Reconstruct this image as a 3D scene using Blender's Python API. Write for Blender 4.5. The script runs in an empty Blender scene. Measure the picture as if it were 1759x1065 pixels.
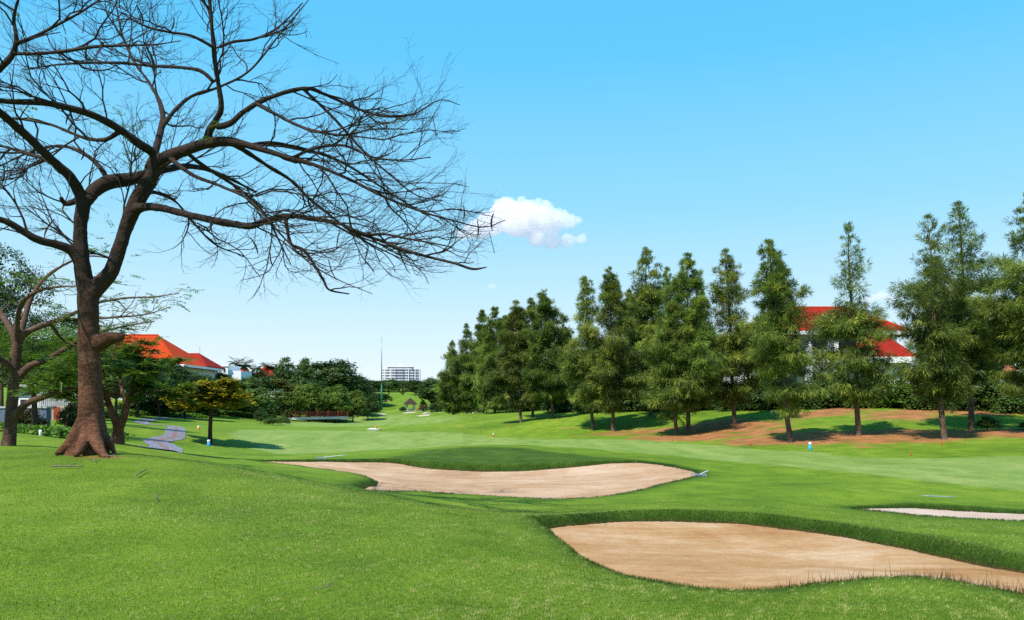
import bpy, bmesh, math, random
import numpy as np
from mathutils import Vector

# ------------------------------------------------------------------ camera, sky, sun, exposure
SC = bpy.context.scene
COL = SC.collection
F, CX, HY, EYE = 1370.0, 879.5, 697.0, 1.7        # focal length and horizon in photo pixels, eye height

cam_d = bpy.data.cameras.new('camera')
cam = bpy.data.objects.new('camera', cam_d)
COL.objects.link(cam)
cam.location = (0, 0, EYE)
cam.rotation_euler = (math.radians(90), 0, 0)
cam_d.sensor_width = 36.0
cam_d.lens = F / 1759.0 * 36.0
cam_d.shift_y = (HY - 532.5) / 1759.0
cam_d.clip_start = 0.1
cam_d.clip_end = 9000
SC.camera = cam

SUN_AZ = math.atan2(-0.62, -0.78)      # towards the sun, from +Y clockwise
SUN_EL = math.radians(55)
world = bpy.data.worlds.new('World')
SC.world = world
world.use_nodes = True
wn, wl = world.node_tree.nodes, world.node_tree.links
bg = wn['Background']
sky = wn.new('ShaderNodeTexSky')
sky.sky_type = 'NISHITA'
sky.sun_disc = False
sky.sun_elevation = SUN_EL
sky.sun_rotation = SUN_AZ
sky.altitude = 50
sky.air_density = 1.0
sky.dust_density = 0.6
sky.ozone_density = 1.2
# clear tropical sky: deep cyan overhead going over to a pale horizon, mixed with the physical sky
geo = wn.new('ShaderNodeTexCoord')
sep = wn.new('ShaderNodeSeparateXYZ'); wl.new(geo.outputs['Generated'], sep.inputs[0])
skr = wn.new('ShaderNodeValToRGB')
_el = skr.color_ramp.elements
for _p, _c in ((0.0, (0.72, 0.80, 0.86)), (0.045, (0.67, 0.79, 0.87)), (0.12, (0.50, 0.73, 0.87)), (0.23, (0.27, 0.635, 0.88)), (0.40, (0.105, 0.525, 0.89)), (0.8, (0.035, 0.36, 0.80))):
    _e = _el.new(_p); _e.color = (*_c, 1)
_el.remove(_el[-1]); _el.remove(_el[0])
wl.new(sep.outputs[2], skr.inputs[0])
gain = wn.new('ShaderNodeMix'); gain.data_type = 'RGBA'; gain.blend_type = 'MULTIPLY'
gain.inputs[0].default_value = 1.0
gain.inputs[7].default_value = (6.0, 6.0, 6.0, 1)
wl.new(skr.outputs[0], gain.inputs[6])
smix = wn.new('ShaderNodeMix'); smix.data_type = 'RGBA'
smix.inputs[0].default_value = 0.92
wl.new(sky.outputs[0], smix.inputs[6]); wl.new(gain.outputs[2], smix.inputs[7])
wl.new(smix.outputs[2], bg.inputs['Color'])
bg.inputs['Strength'].default_value = 0.132

sd = bpy.data.lights.new('sun', 'SUN')
sun = bpy.data.objects.new('sun', sd)
COL.objects.link(sun)
sd.energy = 4.7
sd.angle = math.radians(0.55)
sd.color = (1.0, 0.94, 0.84)
_s = Vector((math.sin(SUN_AZ) * math.cos(SUN_EL), math.cos(SUN_AZ) * math.cos(SUN_EL), math.sin(SUN_EL)))
sun.rotation_euler = (-_s).to_track_quat('-Z', 'Y').to_euler()
sun.location = (-40, -40, 60)

vs = SC.view_settings
vs.view_transform = 'Standard'
vs.look = 'None'
vs.exposure = 0.6
vs.gamma = 1.0
SC.cycles.max_bounces = 14
SC.cycles.diffuse_bounces = 3
SC.cycles.glossy_bounces = 2
SC.cycles.transmission_bounces = 4
SC.cycles.transparent_max_bounces = 6
SC.cycles.volume_bounces = 8
SC.cycles.use_denoising = False
SC.cycles.use_adaptive_sampling = True

RNG = np.random.default_rng(7)

# ------------------------------------------------------------------ helpers: pixels, meshes, things
def P(px, py, Y):
    return np.array([(px - CX) / F * Y, Y, EYE + (HY - py) / F * Y])

def sstep(a, b, x):
    t = np.clip((x - a) / (b - a), 0, 1)
    return t * t * (3 - 2 * t)

def norm(v):
    return v / (np.linalg.norm(v, axis=-1, keepdims=True) + 1e-9)

def mesh_np(name, V, faces, mat=None, parent=None, smooth=True, attrs=None, loc=None):
    """V (n,3); faces: an (m,k) array or a list of such arrays."""
    if not isinstance(faces, (list, tuple)):
        faces = [faces]
    faces = [np.asarray(f, dtype=np.int32) for f in faces if len(f)]
    V = np.asarray(V, dtype=np.float32)
    me = bpy.data.meshes.new(name)
    me.vertices.add(len(V))
    me.vertices.foreach_set('co', V.ravel())
    nl = sum(f.size for f in faces)
    npoly = sum(len(f) for f in faces)
    me.loops.add(nl)
    me.polygons.add(npoly)
    me.loops.foreach_set('vertex_index', np.concatenate([f.ravel() for f in faces]))
    st, k = [], 0
    for f in faces:
        st.append(np.arange(len(f), dtype=np.int32) * f.shape[1] + k)
        k += f.size
    me.polygons.foreach_set('loop_start', np.concatenate(st))
    me.update(calc_edges=True)
    me.polygons.foreach_set('use_smooth', np.full(npoly, bool(smooth)))
    for an, av in (attrs or {}).items():
        a = me.attributes.new(an, 'FLOAT', 'POINT')
        a.data.foreach_set('value', np.asarray(av, dtype=np.float32))
    if mat:
        me.materials.append(mat)
    o = bpy.data.objects.new(name, me)
    COL.objects.link(o)
    if parent is not None:
        o.parent = parent
    if loc is not None:
        o.location = [float(c) for c in loc]
    return o

def tag(o, label=None, cat=None, group=None, kind=None):
    if label: o['label'] = label
    if cat: o['category'] = cat
    if group: o['group'] = group
    if kind: o['kind'] = kind
    return o

def thing(name, label, cat, loc=(0, 0, 0), rz=0.0, group=None):
    o = bpy.data.objects.new(name, None)
    COL.objects.link(o)
    o.location = [float(c) for c in loc]
    o.rotation_euler = (0, 0, rz)
    o.empty_display_size = 0.3
    return tag(o, label, cat, group)

def copy_tree(o, parent=None):
    c = o.copy()
    COL.objects.link(c)
    if parent is not None:
        c.parent = parent
    for ch in list(o.children):
        copy_tree(ch, c)
    return c

class MB:
    """collects boxes, prisms and tubes for ONE mesh"""
    def __init__(s):
        s.V, s.F3, s.F4, s.n = [], [], [], 0
    def add(s, V, faces):
        V = np.asarray(V, float)
        for f in faces:
            (s.F3 if len(f) == 3 else s.F4).append([i + s.n for i in f])
        s.V.append(V); s.n += len(V)
        return s
    def box(s, x0, x1, y0, y1, z0, z1):
        V = [(x0,y0,z0),(x1,y0,z0),(x1,y1,z0),(x0,y1,z0),(x0,y0,z1),(x1,y0,z1),(x1,y1,z1),(x0,y1,z1)]
        return s.add(V, [(0,3,2,1),(4,5,6,7),(0,1,5,4),(1,2,6,5),(2,3,7,6),(3,0,4,7)])
    def tube(s, pts, rad, sides=8):
        V, Fq, Ft = tube_arr(np.asarray(pts, float), np.broadcast_to(np.asarray(rad, float), (len(pts),)), sides, True)
        s.F4 += (Fq + s.n).tolist(); s.F3 += (Ft + s.n).tolist()
        s.V.append(V); s.n += len(V)
        return s
    def hip(s, x0, x1, y0, y1, z0, z1, inset, t=0.25, inset_b=None):
        """hip roof with a fascia of thickness t; inset = how far the ridge ends stand in from each side"""
        xm0, xm1, ym = x0 + inset, x1 - (inset if inset_b is None else inset_b), (y0 + y1) / 2
        V = [(x0,y0,z0),(x1,y0,z0),(x1,y1,z0),(x0,y1,z0),(xm0,ym,z1),(xm1,ym,z1),
             (x0,y0,z0-t),(x1,y0,z0-t),(x1,y1,z0-t),(x0,y1,z0-t)]
        return s.add(V, [(0,1,5,4),(1,2,5),(2,3,4,5),(3,0,4),(0,6,7,1),(1,7,8,2),(2,8,9,3),(3,9,6,0),(6,9,8,7)])
    def build(s, name, mat, parent=None, smooth=False, loc=None):
        V = np.concatenate(s.V)
        fs = []
        if s.F4: fs.append(np.array(s.F4))
        if s.F3: fs.append(np.array(s.F3))
        return mesh_np(name, V, fs, mat, parent, smooth, loc=loc)

def tube_arr(p, r, sides, cap=False):
    n = len(p)
    t = np.gradient(p, axis=0)
    t = norm(t)
    ref = np.array([0.31, 0.17, 0.93]) if abs(t[:, 2]).mean() < 0.8 else np.array([0.93, 0.31, 0.1])
    u = norm(np.cross(t, ref)); v = np.cross(t, u)
    a = np.arange(sides) * (2 * math.pi / sides)
    ring = p[:, None, :] + r[:, None, None] * (np.cos(a)[None, :, None] * u[:, None, :] + np.sin(a)[None, :, None] * v[:, None, :])
    V = ring.reshape(-1, 3)
    i = np.arange(n - 1)[:, None] * sides; j = np.arange(sides)[None, :]; j2 = (j + 1) % sides
    Fq = np.stack([i + j, i + j2, i + sides + j2, i + sides + j], -1).reshape(-1, 4)
    Ft = np.zeros((0, 3), int)
    if cap:
        V = np.concatenate([V, p[:1], p[-1:]])
        c0, c1 = n * sides, n * sides + 1
        jj = np.arange(sides)
        Ft = np.concatenate([np.stack([np.full(sides, c0), (jj + 1) % sides, jj], -1),
                             np.stack([np.full(sides, c1), (n - 1) * sides + jj, (n - 1) * sides + (jj + 1) % sides], -1)])
    return V, Fq, Ft

def tubes_mesh(name, tubes, mat, parent=None, sides=None):
    """tubes: list of (pts, radii, sides) joined into one mesh"""
    Vs, Fs, Ts, n = [], [], [], 0
    for p, r, k in tubes:
        V, Fq, Ft = tube_arr(p, r, k, k >= 6)
        Vs.append(V); Fs.append(Fq + n); Ts.append(Ft + n); n += len(V)
    T = np.concatenate(Ts)
    return mesh_np(name, np.concatenate(Vs), [np.concatenate(Fs)] + ([T] if len(T) else []), mat, parent, True)

def catmull(pts, step):
    """smooth resample of an (n,k) polyline whose first three columns are a position"""
    p = np.asarray(pts, float)
    p = np.vstack([2 * p[0] - p[1], p, 2 * p[-1] - p[-2]])
    out = []
    for i in range(1, len(p) - 2):
        d = np.linalg.norm(p[i + 1, :3] - p[i, :3])
        m = max(2, int(math.ceil(d / step)))
        t = np.linspace(0, 1, m, endpoint=False)[:, None]
        out.append(0.5 * ((2 * p[i]) + (-p[i - 1] + p[i + 1]) * t + (2 * p[i - 1] - 5 * p[i] + 4 * p[i + 1] - p[i + 2]) * t * t
                          + (-p[i - 1] + 3 * p[i] - 3 * p[i + 1] + p[i + 2]) * t ** 3))
    out.append(p[-2:-1])
    return np.vstack(out)

def lumps(x, y, seed, freqs):
    """smooth pseudo noise, sum of sines"""
    rg = np.random.default_rng(seed)
    z = np.zeros_like(x, dtype=float)
    for f in freqs:
        for _ in range(3):
            a, ph = rg.uniform(0, 2 * math.pi), rg.uniform(0, 2 * math.pi)
            z += np.sin((np.cos(a) * x + np.sin(a) * y) * f + ph) / len(freqs) / 3
    return z

# ------------------------------------------------------------------ materials
def new_mat(name):
    m = bpy.data.materials.new(name)
    m.use_nodes = True
    nt = m.node_tree
    return m, nt.nodes, nt.links, nt.nodes['Principled BSDF']

def ramp(nodes, stops, interp='LINEAR'):
    r = nodes.new('ShaderNodeValToRGB')
    r.color_ramp.interpolation = interp
    el = r.color_ramp.elements
    while len(el) < len(stops): el.new(0.5)
    for e, (p, c) in zip(el, stops):
        e.position = p
        e.color = (*c, 1) if len(c) == 3 else c
    return r

def noise(nodes, links, coord, scale, detail=4, rough=0.55, dist=0.0):
    n = nodes.new('ShaderNodeTexNoise')
    n.inputs['Scale'].default_value = scale
    n.inputs['Detail'].default_value = detail
    n.inputs['Roughness'].default_value = rough
    n.inputs['Distortion'].default_value = dist
    links.new(coord, n.inputs['Vector'])
    return n

def mixc(nodes, links, fac, a, b, mode='MIX'):
    m = nodes.new('ShaderNodeMix'); m.data_type = 'RGBA'; m.blend_type = mode
    for sock, v in ((m.inputs[0], fac), (m.inputs[6], a), (m.inputs[7], b)):
        if isinstance(v, (int, float)): sock.default_value = v
        elif isinstance(v, tuple): sock.default_value = (*v, 1) if len(v) == 3 else v
        else: links.new(v, sock)
    return m.outputs[2]

def mth(nodes, links, op, a, b=None, clamp=False):
    m = nodes.new('ShaderNodeMath'); m.operation = op; m.use_clamp = clamp
    for i, v in enumerate((a, b)):
        if v is None: continue
        if isinstance(v, (int, float)): m.inputs[i].default_value = v
        else: links.new(v, m.inputs[i])
    return m.outputs[0]

def attr(nodes, name):
    a = nodes.new('ShaderNodeAttribute'); a.attribute_name = name
    return a.outputs['Fac']

def mat_simple(name, col, rough=0.7, var=0.15, scale=6.0, metal=0.0, bump=0.0, spec=0.3):
    m, n, l, b = new_mat(name)
    tc = n.new('ShaderNodeTexCoord')
    nz = noise(n, l, tc.outputs['Object'], scale, 5, 0.6)
    c0 = tuple(c * (1 - var) for c in col); c1 = tuple(min(1, c * (1 + var)) for c in col)
    r = ramp(n, [(0.3, c0), (0.7, c1)])
    l.new(nz.outputs['Fac'], r.inputs[0]); l.new(r.outputs[0], b.inputs['Base Color'])
    b.inputs['Roughness'].default_value = rough
    b.inputs['Metallic'].default_value = metal
    b.inputs['Specular IOR Level'].default_value = spec
    if bump:
        bp = n.new('ShaderNodeBump'); bp.inputs['Strength'].default_value = bump
        bp.inputs['Distance'].default_value = 0.02
        l.new(nz.outputs['Fac'], bp.inputs['Height']); l.new(bp.outputs[0], b.inputs['Normal'])
    return m

def mat_leaf(name, dark, light, trans=0.3, tip=None, objcol=False):
    m, n, l, b = new_mat(name)
    a = attr(n, 'rnd')
    st = [(0.0, dark), (1.0, light)] if tip is None else [(0.0, dark), (0.72, light), (1.0, tip)]
    r = ramp(n, st); l.new(a, r.inputs[0])
    col = r.outputs[0]
    if objcol:
        oi = n.new('ShaderNodeObjectInfo')
        col = mixc(n, l, 1.0, col, oi.outputs['Color'], 'MULTIPLY')
    l.new(col, b.inputs['Base Color'])
    b.inputs['Roughness'].default_value = 0.55
    b.inputs['Specular IOR Level'].default_value = 0.25
    t = n.new('ShaderNodeBsdfTranslucent'); l.new(col, t.inputs['Color'])
    mx = n.new('ShaderNodeMixShader'); mx.inputs[0].default_value = trans
    l.new(b.outputs[0], mx.inputs[1]); l.new(t.outputs[0], mx.inputs[2])
    l.new(mx.outputs[0], n['Material Output'].inputs['Surface'])
    return m

def mat_bark(name, cols, z0=None, z1=None, upper=None, band=9.0, bump=0.9):
    """bark with cross bands and knots; above z1 the colour goes over into `upper` (young wood)"""
    m, n, l, b = new_mat(name)
    g = n.new('ShaderNodeNewGeometry'); tc = n.new('ShaderNodeTexCoord')
    mp = n.new('ShaderNodeMapping'); mp.inputs['Scale'].default_value = (1.3, 1.3, 5.0)
    l.new(tc.outputs['Object'], mp.inputs['Vector'])
    nb = noise(n, l, mp.outputs[0], band, 6, 0.65, 0.4)
    nl_ = noise(n, l, tc.outputs['Object'], 1.8, 5, 0.6)
    nf = noise(n, l, tc.outputs['Object'], 34.0, 5, 0.7)
    r = ramp(n, [(0.33, cols[0]), (0.5, cols[1]), (0.67, cols[2])])
    mixv = mth(n, l, 'ADD', mth(n, l, 'MULTIPLY', nb.outputs['Fac'], 0.45), mth(n, l, 'MULTIPLY', nl_.outputs['Fac'], 0.55))
    l.new(mixv, r.inputs[0])
    col = r.outputs[0]
    sp = ramp(n, [(0.44, (0.35, 0.33, 0.31)), (0.58, (1, 1, 1))]); l.new(nf.outputs['Fac'], sp.inputs[0])
    col = mixc(n, l, 0.75, col, sp.outputs[0], 'MULTIPLY')
    nli = noise(n, l, tc.outputs['Object'], 7.0, 6, 0.7)
    li = ramp(n, [(0.60, (0, 0, 0)), (0.70, (1, 1, 1))]); l.new(nli.outputs['Fac'], li.inputs[0])
    col = mixc(n, l, mth(n, l, 'MULTIPLY', li.outputs[0], 0.45), col, (0.26, 0.24, 0.20))
    if upper is not None:
        sx = n.new('ShaderNodeSeparateXYZ'); l.new(tc.outputs['Object'], sx.inputs[0])
        mr = n.new('ShaderNodeMapRange'); mr.inputs[1].default_value = z0; mr.inputs[2].default_value = z1
        zz = mth(n, l, 'ADD', sx.outputs[2], mth(n, l, 'MULTIPLY', nl_.outputs['Fac'], 1.6))
        l.new(zz, mr.inputs[0])
        col = mixc(n, l, mr.outputs[0], col, upper)
    l.new(col, b.inputs['Base Color'])
    b.inputs['Roughness'].default_value = 0.85
    b.inputs['Specular IOR Level'].default_value = 0.2
    bp = n.new('ShaderNodeBump'); bp.inputs['Strength'].default_value = bump; bp.inputs['Distance'].default_value = 0.035
    h = mth(n, l, 'ADD', nb.outputs['Fac'], mth(n, l, 'MULTIPLY', nf.outputs['Fac'], 0.5))
    l.new(h, bp.inputs['Height']); l.new(bp.outputs[0], b.inputs['Normal'])
    return m

def mat_tiles(name, c0, c1, pitch=0.35):
    m, n, l, b = new_mat(name)
    tc = n.new('ShaderNodeTexCoord')
    w = n.new('ShaderNodeTexWave'); w.wave_type = 'BANDS'; w.bands_direction = 'Z'
    w.inputs['Scale'].default_value = 1.0 / pitch; w.inputs['Distortion'].default_value = 0.4
    l.new(tc.outputs['Object'], w.inputs['Vector'])
    nz = noise(n, l, tc.outputs['Object'], 1.4, 6, 0.7)
    r = ramp(n, [(0.25, c0), (0.75, c1)]); l.new(nz.outputs['Fac'], r.inputs[0])
    dk = ramp(n, [(0.0, (0.55, 0.5, 0.5)), (0.35, (1, 1, 1))]); l.new(w.outputs['Fac'], dk.inputs[0])
    l.new(mixc(n, l, 0.6, r.outputs[0], dk.outputs[0], 'MULTIPLY'), b.inputs['Base Color'])
    b.inputs['Roughness'].default_value = 0.8; b.inputs['Specular IOR Level'].default_value = 0.1
    bp = n.new('ShaderNodeBump'); bp.inputs['Distance'].default_value = 0.05
    l.new(w.outputs['Fac'], bp.inputs['Height']); l.new(bp.outputs[0], b.inputs['Normal'])
    return m

M = {}
def setup_materials():
    M['white_wall'] = mat_simple('white_wall', (0.72, 0.73, 0.75), 0.8, 0.06, 0.8)
    M['grey_wall'] = mat_simple('grey_wall', (0.40, 0.40, 0.42), 0.85, 0.15, 0.7)
    M['stone_wall'] = mat_simple('stone_wall', (0.10, 0.13, 0.20), 0.9, 0.35, 1.6, bump=0.5)
    M['brick_wall'] = mat_simple('brick_wall', (0.50, 0.46, 0.44), 0.9, 0.2, 3.0)
    M['dark_glass'] = mat_simple('dark_glass', (0.03, 0.04, 0.05), 0.15, 0.3, 0.5, spec=0.5)
    M['blue_glass'] = mat_simple('blue_glass', (0.045, 0.075, 0.12), 0.15, 0.3, 0.2, spec=0.5)
    M['tile_orange'] = mat_tiles('tile_orange', (0.42, 0.038, 0.006), (0.57, 0.060, 0.010))
    M['tile_red'] = mat_tiles('tile_red', (0.24, 0.014, 0.008), (0.36, 0.024, 0.011))
    M['thatch'] = mat_simple('thatch', (0.045, 0.028, 0.022), 0.95, 0.3, 8)
    M['bark_big'] = mat_bark('bark_big', [(0.045, 0.018, 0.010), (0.165, 0.066, 0.034), (0.29, 0.145, 0.085)], 2.2, 4.6, (0.034, 0.021, 0.015))
    M['bark_grey'] = mat_bark('bark_grey', [(0.06, 0.034, 0.022), (0.15, 0.082, 0.054), (0.25, 0.16, 0.115)])
    M['bark_dark'] = mat_bark('bark_dark', [(0.03, 0.020, 0.014), (0.08, 0.052, 0.036), (0.14, 0.10, 0.075)])
    M['bark_pine'] = mat_bark('bark_pine', [(0.07, 0.045, 0.032), (0.16, 0.105, 0.075), (0.30, 0.22, 0.17)])
    M['twig'] = mat_simple('twig', (0.024, 0.016, 0.012), 0.8, 0.35, 3)
    M['pod'] = mat_simple('pod', (0.022, 0.014, 0.012), 0.6, 0.3, 9)
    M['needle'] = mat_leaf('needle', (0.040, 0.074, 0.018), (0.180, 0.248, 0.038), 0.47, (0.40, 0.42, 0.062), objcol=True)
    M['leaf'] = mat_leaf('leaf', (0.014, 0.036, 0.006), (0.070, 0.120, 0.016), 0.30, objcol=True)
    M['leaf_lime'] = mat_leaf('leaf_lime', (0.06, 0.12, 0.010), (0.16, 0.26, 0.02), 0.40, objcol=True)
    M['leaf_yellow'] = mat_leaf('leaf_yellow', (0.15, 0.175, 0.012), (0.40, 0.35, 0.02), 0.42, (0.52, 0.36, 0.03))
    M['flower_pink'] = mat_leaf('flower_pink', (0.36, 0.08, 0.09), (0.48, 0.17, 0.18), 0.3)
    M['flower_red'] = mat_leaf('flower_red', (0.45, 0.02, 0.015), (0.65, 0.05, 0.03), 0.3)
    M['blade'] = mat_leaf('blade', (0.042, 0.096, 0.008), (0.205, 0.298, 0.022), 0.34, (0.50, 0.47, 0.18))
    M['dry_blade'] = mat_leaf('dry_blade', (0.085, 0.045, 0.020), (0.24, 0.145, 0.065), 0.3)
    M['long_shade_blade'] = mat_leaf('long_shade_blade', (0.013, 0.040, 0.004), (0.062, 0.118, 0.010), 0.22)  # long grass, its green darkened further to carry the bunker lips' shade
    M['white_paint'] = mat_simple('white_paint', (0.80, 0.80, 0.80), 0.5, 0.05, 5)
    M['blue_paint'] = mat_simple('blue_paint', (0.02, 0.30, 0.62), 0.5, 0.08, 5)
    M['orange_paint'] = mat_simple('orange_paint', (0.70, 0.15, 0.02), 0.5, 0.08, 5)
    M['red_paint'] = mat_simple('red_paint', (0.50, 0.05, 0.02), 0.5, 0.1, 5)
    M['rust_red'] = mat_simple('rust_red', (0.26, 0.045, 0.022), 0.7, 0.2, 3)
    M['green_paint'] = mat_simple('green_paint', (0.01, 0.10, 0.055), 0.5, 0.1, 5)
    M['steel'] = mat_simple('steel', (0.24, 0.29, 0.36), 0.4, 0.08, 3, metal=0.3)
    M['concrete'] = mat_simple('concrete', (0.42, 0.42, 0.43), 0.85, 0.12, 2)
    M['terracotta'] = mat_simple('terracotta', (0.34, 0.12, 0.07), 0.8, 0.2, 3)
    M['dark_metal'] = mat_simple('dark_metal', (0.05, 0.05, 0.055), 0.5, 0.2, 3)
    M['stick'] = mat_simple('stick', (0.16, 0.11, 0.09), 0.85, 0.3, 12)
    # paved path: grey pavers with a red strip along the middle (u = across, v = along)
    m, n, l, b = new_mat('path')
    u = attr(n, 'across'); v = attr(n, 'along'); tc = n.new('ShaderNodeTexCoord')
    cx = n.new('ShaderNodeCombineXYZ'); l.new(mth(n, l, 'MULTIPLY', u, 7.0), cx.inputs[0]); l.new(mth(n, l, 'MULTIPLY', v, 0.5), cx.inputs[1])
    nz = noise(n, l, cx.outputs[0], 2.2, 4, 0.7)
    r = ramp(n, [(0.25, (0.075, 0.075, 0.095)), (0.5, (0.15, 0.15, 0.18)), (0.75, (0.26, 0.25, 0.29))]); l.new(nz.outputs['Fac'], r.inputs[0])
    rr = ramp(n, [(0.38, (0, 0, 0)), (0.42, (1, 1, 1)), (0.58, (1, 1, 1)), (0.62, (0, 0, 0))]); l.new(u, rr.inputs[0])
    red = ramp(n, [(0.35, (0.16, 0.050, 0.045)), (0.6, (0.20, 0.14, 0.15))]); l.new(nz.outputs['Fac'], red.inputs[0])
    l.new(mixc(n, l, rr.outputs[0], r.outputs[0], red.outputs[0]), b.inputs['Base Color'])
    b.inputs['Roughness'].default_value = 0.85
    M['path'] = m
    # sand: warm damp patches, pale raked streaks, dark specks
    for nm, tone in (('sand_warm', ((0.29, 0.142, 0.052), (0.39, 0.228, 0.110), (0.48, 0.330, 0.205))),
                     ('sand_pink', ((0.30, 0.178, 0.096), (0.40, 0.250, 0.148), (0.49, 0.345, 0.235))),
                     ('sand_pale', ((0.38, 0.27, 0.20), (0.45, 0.34, 0.265), (0.52, 0.42, 0.35)))):
        m, n, l, b = new_mat(nm)
        tc = n.new('ShaderNodeTexCoord')
        mp = n.new('ShaderNodeMapping'); mp.inputs['Scale'].default_value = (0.25, 2.2, 1)
        mp.inputs['Rotation'].default_value = (0, 0, 0.22)
        l.new(tc.outputs['Object'], mp.inputs['Vector'])
        ns = noise(n, l, mp.outputs[0], 1.6, 6, 0.65, 0.6)
        nb = noise(n, l, tc.outputs['Object'], 0.32, 9, 0.74, 0.4)
        nf = noise(n, l, tc.outputs['Object'], 45, 4, 0.7)
        v = mth(n, l, 'ADD', mth(n, l, 'MULTIPLY', ns.outputs['Fac'], 0.25), mth(n, l, 'MULTIPLY', nb.outputs['Fac'], 0.75))
        r = ramp(n, [(0.38, tone[0]), (0.50, tone[1]), (0.61, tone[2])]); l.new(v, r.inputs[0])
        sp = ramp(n, [(0.34, (0.40, 0.33, 0.27)), (0.43, (1, 1, 1))]); l.new(nf.outputs['Fac'], sp.inputs[0])
        l.new(mixc(n, l, 0.8, r.outputs[0], sp.outputs[0], 'MULTIPLY'), b.inputs['Base Color'])
        b.inputs['Roughness'].default_value = 0.95; b.inputs['Specular IOR Level'].default_value = 0.1
        bp = n.new('ShaderNodeBump'); bp.inputs['Strength'].default_value = 0.7; bp.inputs['Distance'].default_value = 0.03
        wv = n.new('ShaderNodeTexWave'); wv.bands_direction = 'DIAGONAL' if nm == 'sand_pink' else 'Y'
        wv.inputs['Scale'].default_value = 2.6; wv.inputs['Distortion'].default_value = 3.0; wv.inputs['Detail'].default_value = 3; wv.inputs['Detail Scale'].default_value = 0.6
        l.new(tc.outputs['Object'], wv.inputs['Vector'])
        hh = mth(n, l, 'ADD', mth(n, l, 'MULTIPLY', ns.outputs['Fac'], 0.8), mth(n, l, 'MULTIPLY', nf.outputs['Fac'], 0.6))
        l.new(mth(n, l, 'ADD', hh, mth(n, l, 'MULTIPLY', wv.outputs['Fac'], 0.30)), bp.inputs['Height']); l.new(bp.outputs[0], b.inputs['Normal'])
        M[nm] = m
    # turf
    m, n, l, b = new_mat('turf')
    tc = n.new('ShaderNodeTexCoord'); co = tc.outputs['Object']
    big = noise(n, l, co, 0.10, 5, 0.6); mid = noise(n, l, co, 0.9, 6, 0.65); fine = noise(n, l, co, 26, 4, 0.75); vf = noise(n, l, co, 95, 3, 0.7)
    rough = ramp(n, [(0.32, (0.054, 0.112, 0.008)), (0.5, (0.122, 0.204, 0.014)), (0.66, (0.205, 0.280, 0.028))])
    v = mth(n, l, 'ADD', mth(n, l, 'MULTIPLY', mid.outputs['Fac'], 0.5), mth(n, l, 'MULTIPLY', big.outputs['Fac'], 0.5))
    l.new(v, rough.inputs[0])
    fair = ramp(n, [(0.36, (0.120, 0.202, 0.034)), (0.52, (0.190, 0.270, 0.062)), (0.66, (0.290, 0.325, 0.105))])
    mp = n.new('ShaderNodeMapping'); mp.inputs['Scale'].default_value = (0.35, 0.06, 1); mp.inputs['Rotation'].default_value = (0, 0, 0.35)
    l.new(co, mp.inputs['Vector'])
    st = noise(n, l, mp.outputs[0], 1.3, 5, 0.6, 0.3)
    v2 = mth(n, l, 'ADD', mth(n, l, 'MULTIPLY', st.outputs['Fac'], 0.5), mth(n, l, 'MULTIPLY', mid.outputs['Fac'], 0.5))
    l.new(v2, fair.inputs[0])
    col = mixc(n, l, attr(n, 'fair'), rough.outputs[0], fair.outputs[0])
    deep = ramp(n, [(0.35, (0.010, 0.032, 0.003)), (0.6, (0.028, 0.070, 0.007))]); l.new(mid.outputs['Fac'], deep.inputs[0])  # long turf green; round the bunkers it also paints the lips' shade
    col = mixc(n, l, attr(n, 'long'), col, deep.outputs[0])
    so = mth(n, l, 'ADD', attr(n, 'soil'), mth(n, l, 'MULTIPLY', mth(n, l, 'SUBTRACT', fine.outputs['Fac'], 0.5), 1.2))
    sm = ramp(n, [(0.45, (0, 0, 0)), (0.75, (1, 1, 1))]); l.new(so, sm.inputs[0])
    col = mixc(n, l, sm.outputs[0], col, (0.075, 0.042, 0.020))
    d2 = noise(n, l, co, 0.45, 6, 0.7, 0.5)
    dv = mth(n, l, 'ADD', mth(n, l, 'MULTIPLY', attr(n, 'dry'), 0.75), mth(n, l, 'SUBTRACT', d2.outputs['Fac'], 0.62))
    dm = ramp(n, [(0.10, (0, 0, 0)), (0.38, (1, 1, 1))]); l.new(dv, dm.inputs[0])
    dcol = ramp(n, [(0.32, (0.17, 0.120, 0.028)), (0.45, (0.27, 0.120, 0.044)), (0.62, (0.37, 0.160, 0.068))]); l.new(mid.outputs['Fac'], dcol.inputs[0])
    col = mixc(n, l, mth(n, l, 'MULTIPLY', dm.outputs[0], mth(n, l, 'GREATER_THAN', attr(n, 'dry'), 0.02)), col, dcol.outputs[0])
    col = mixc(n, l, attr(n, 'town'), col, (0.22, 0.19, 0.175))
    fg = ramp(n, [(0.30, (0.50, 0.52, 0.45)), (0.52, (0.97, 0.97, 0.95)), (0.75, (1.35, 1.30, 1.25))]); l.new(fine.outputs['Fac'], fg.inputs[0])
    col = mixc(n, l, 0.85, col, fg.outputs[0], 'MULTIPLY')
    l.new(col, b.inputs['Base Color'])
    b.inputs['Roughness'].default_value = 0.9; b.inputs['Specular IOR Level'].default_value = 0.1
    bp = n.new('ShaderNodeBump'); bp.inputs['Strength'].default_value = 0.6; bp.inputs['Distance'].default_value = 0.05
    l.new(mth(n, l, 'ADD', fine.outputs['Fac'], mth(n, l, 'MULTIPLY', vf.outputs['Fac'], 0.5)), bp.inputs['Height']); l.new(bp.outputs[0], b.inputs['Normal'])
    M['turf'] = m
    # cloud
    m, n, l, b = new_mat('cloud')
    n.remove(b)
    pv = n.new('ShaderNodeVolumePrincipled')
    pv.inputs['Color'].default_value = (0.993, 0.970, 1.0, 1)
    pv.inputs['Density'].default_value = 0.038
    pv.inputs['Anisotropy'].default_value = 0.0
    l.new(pv.outputs[0], n['Material Output'].inputs['Volume'])
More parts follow.
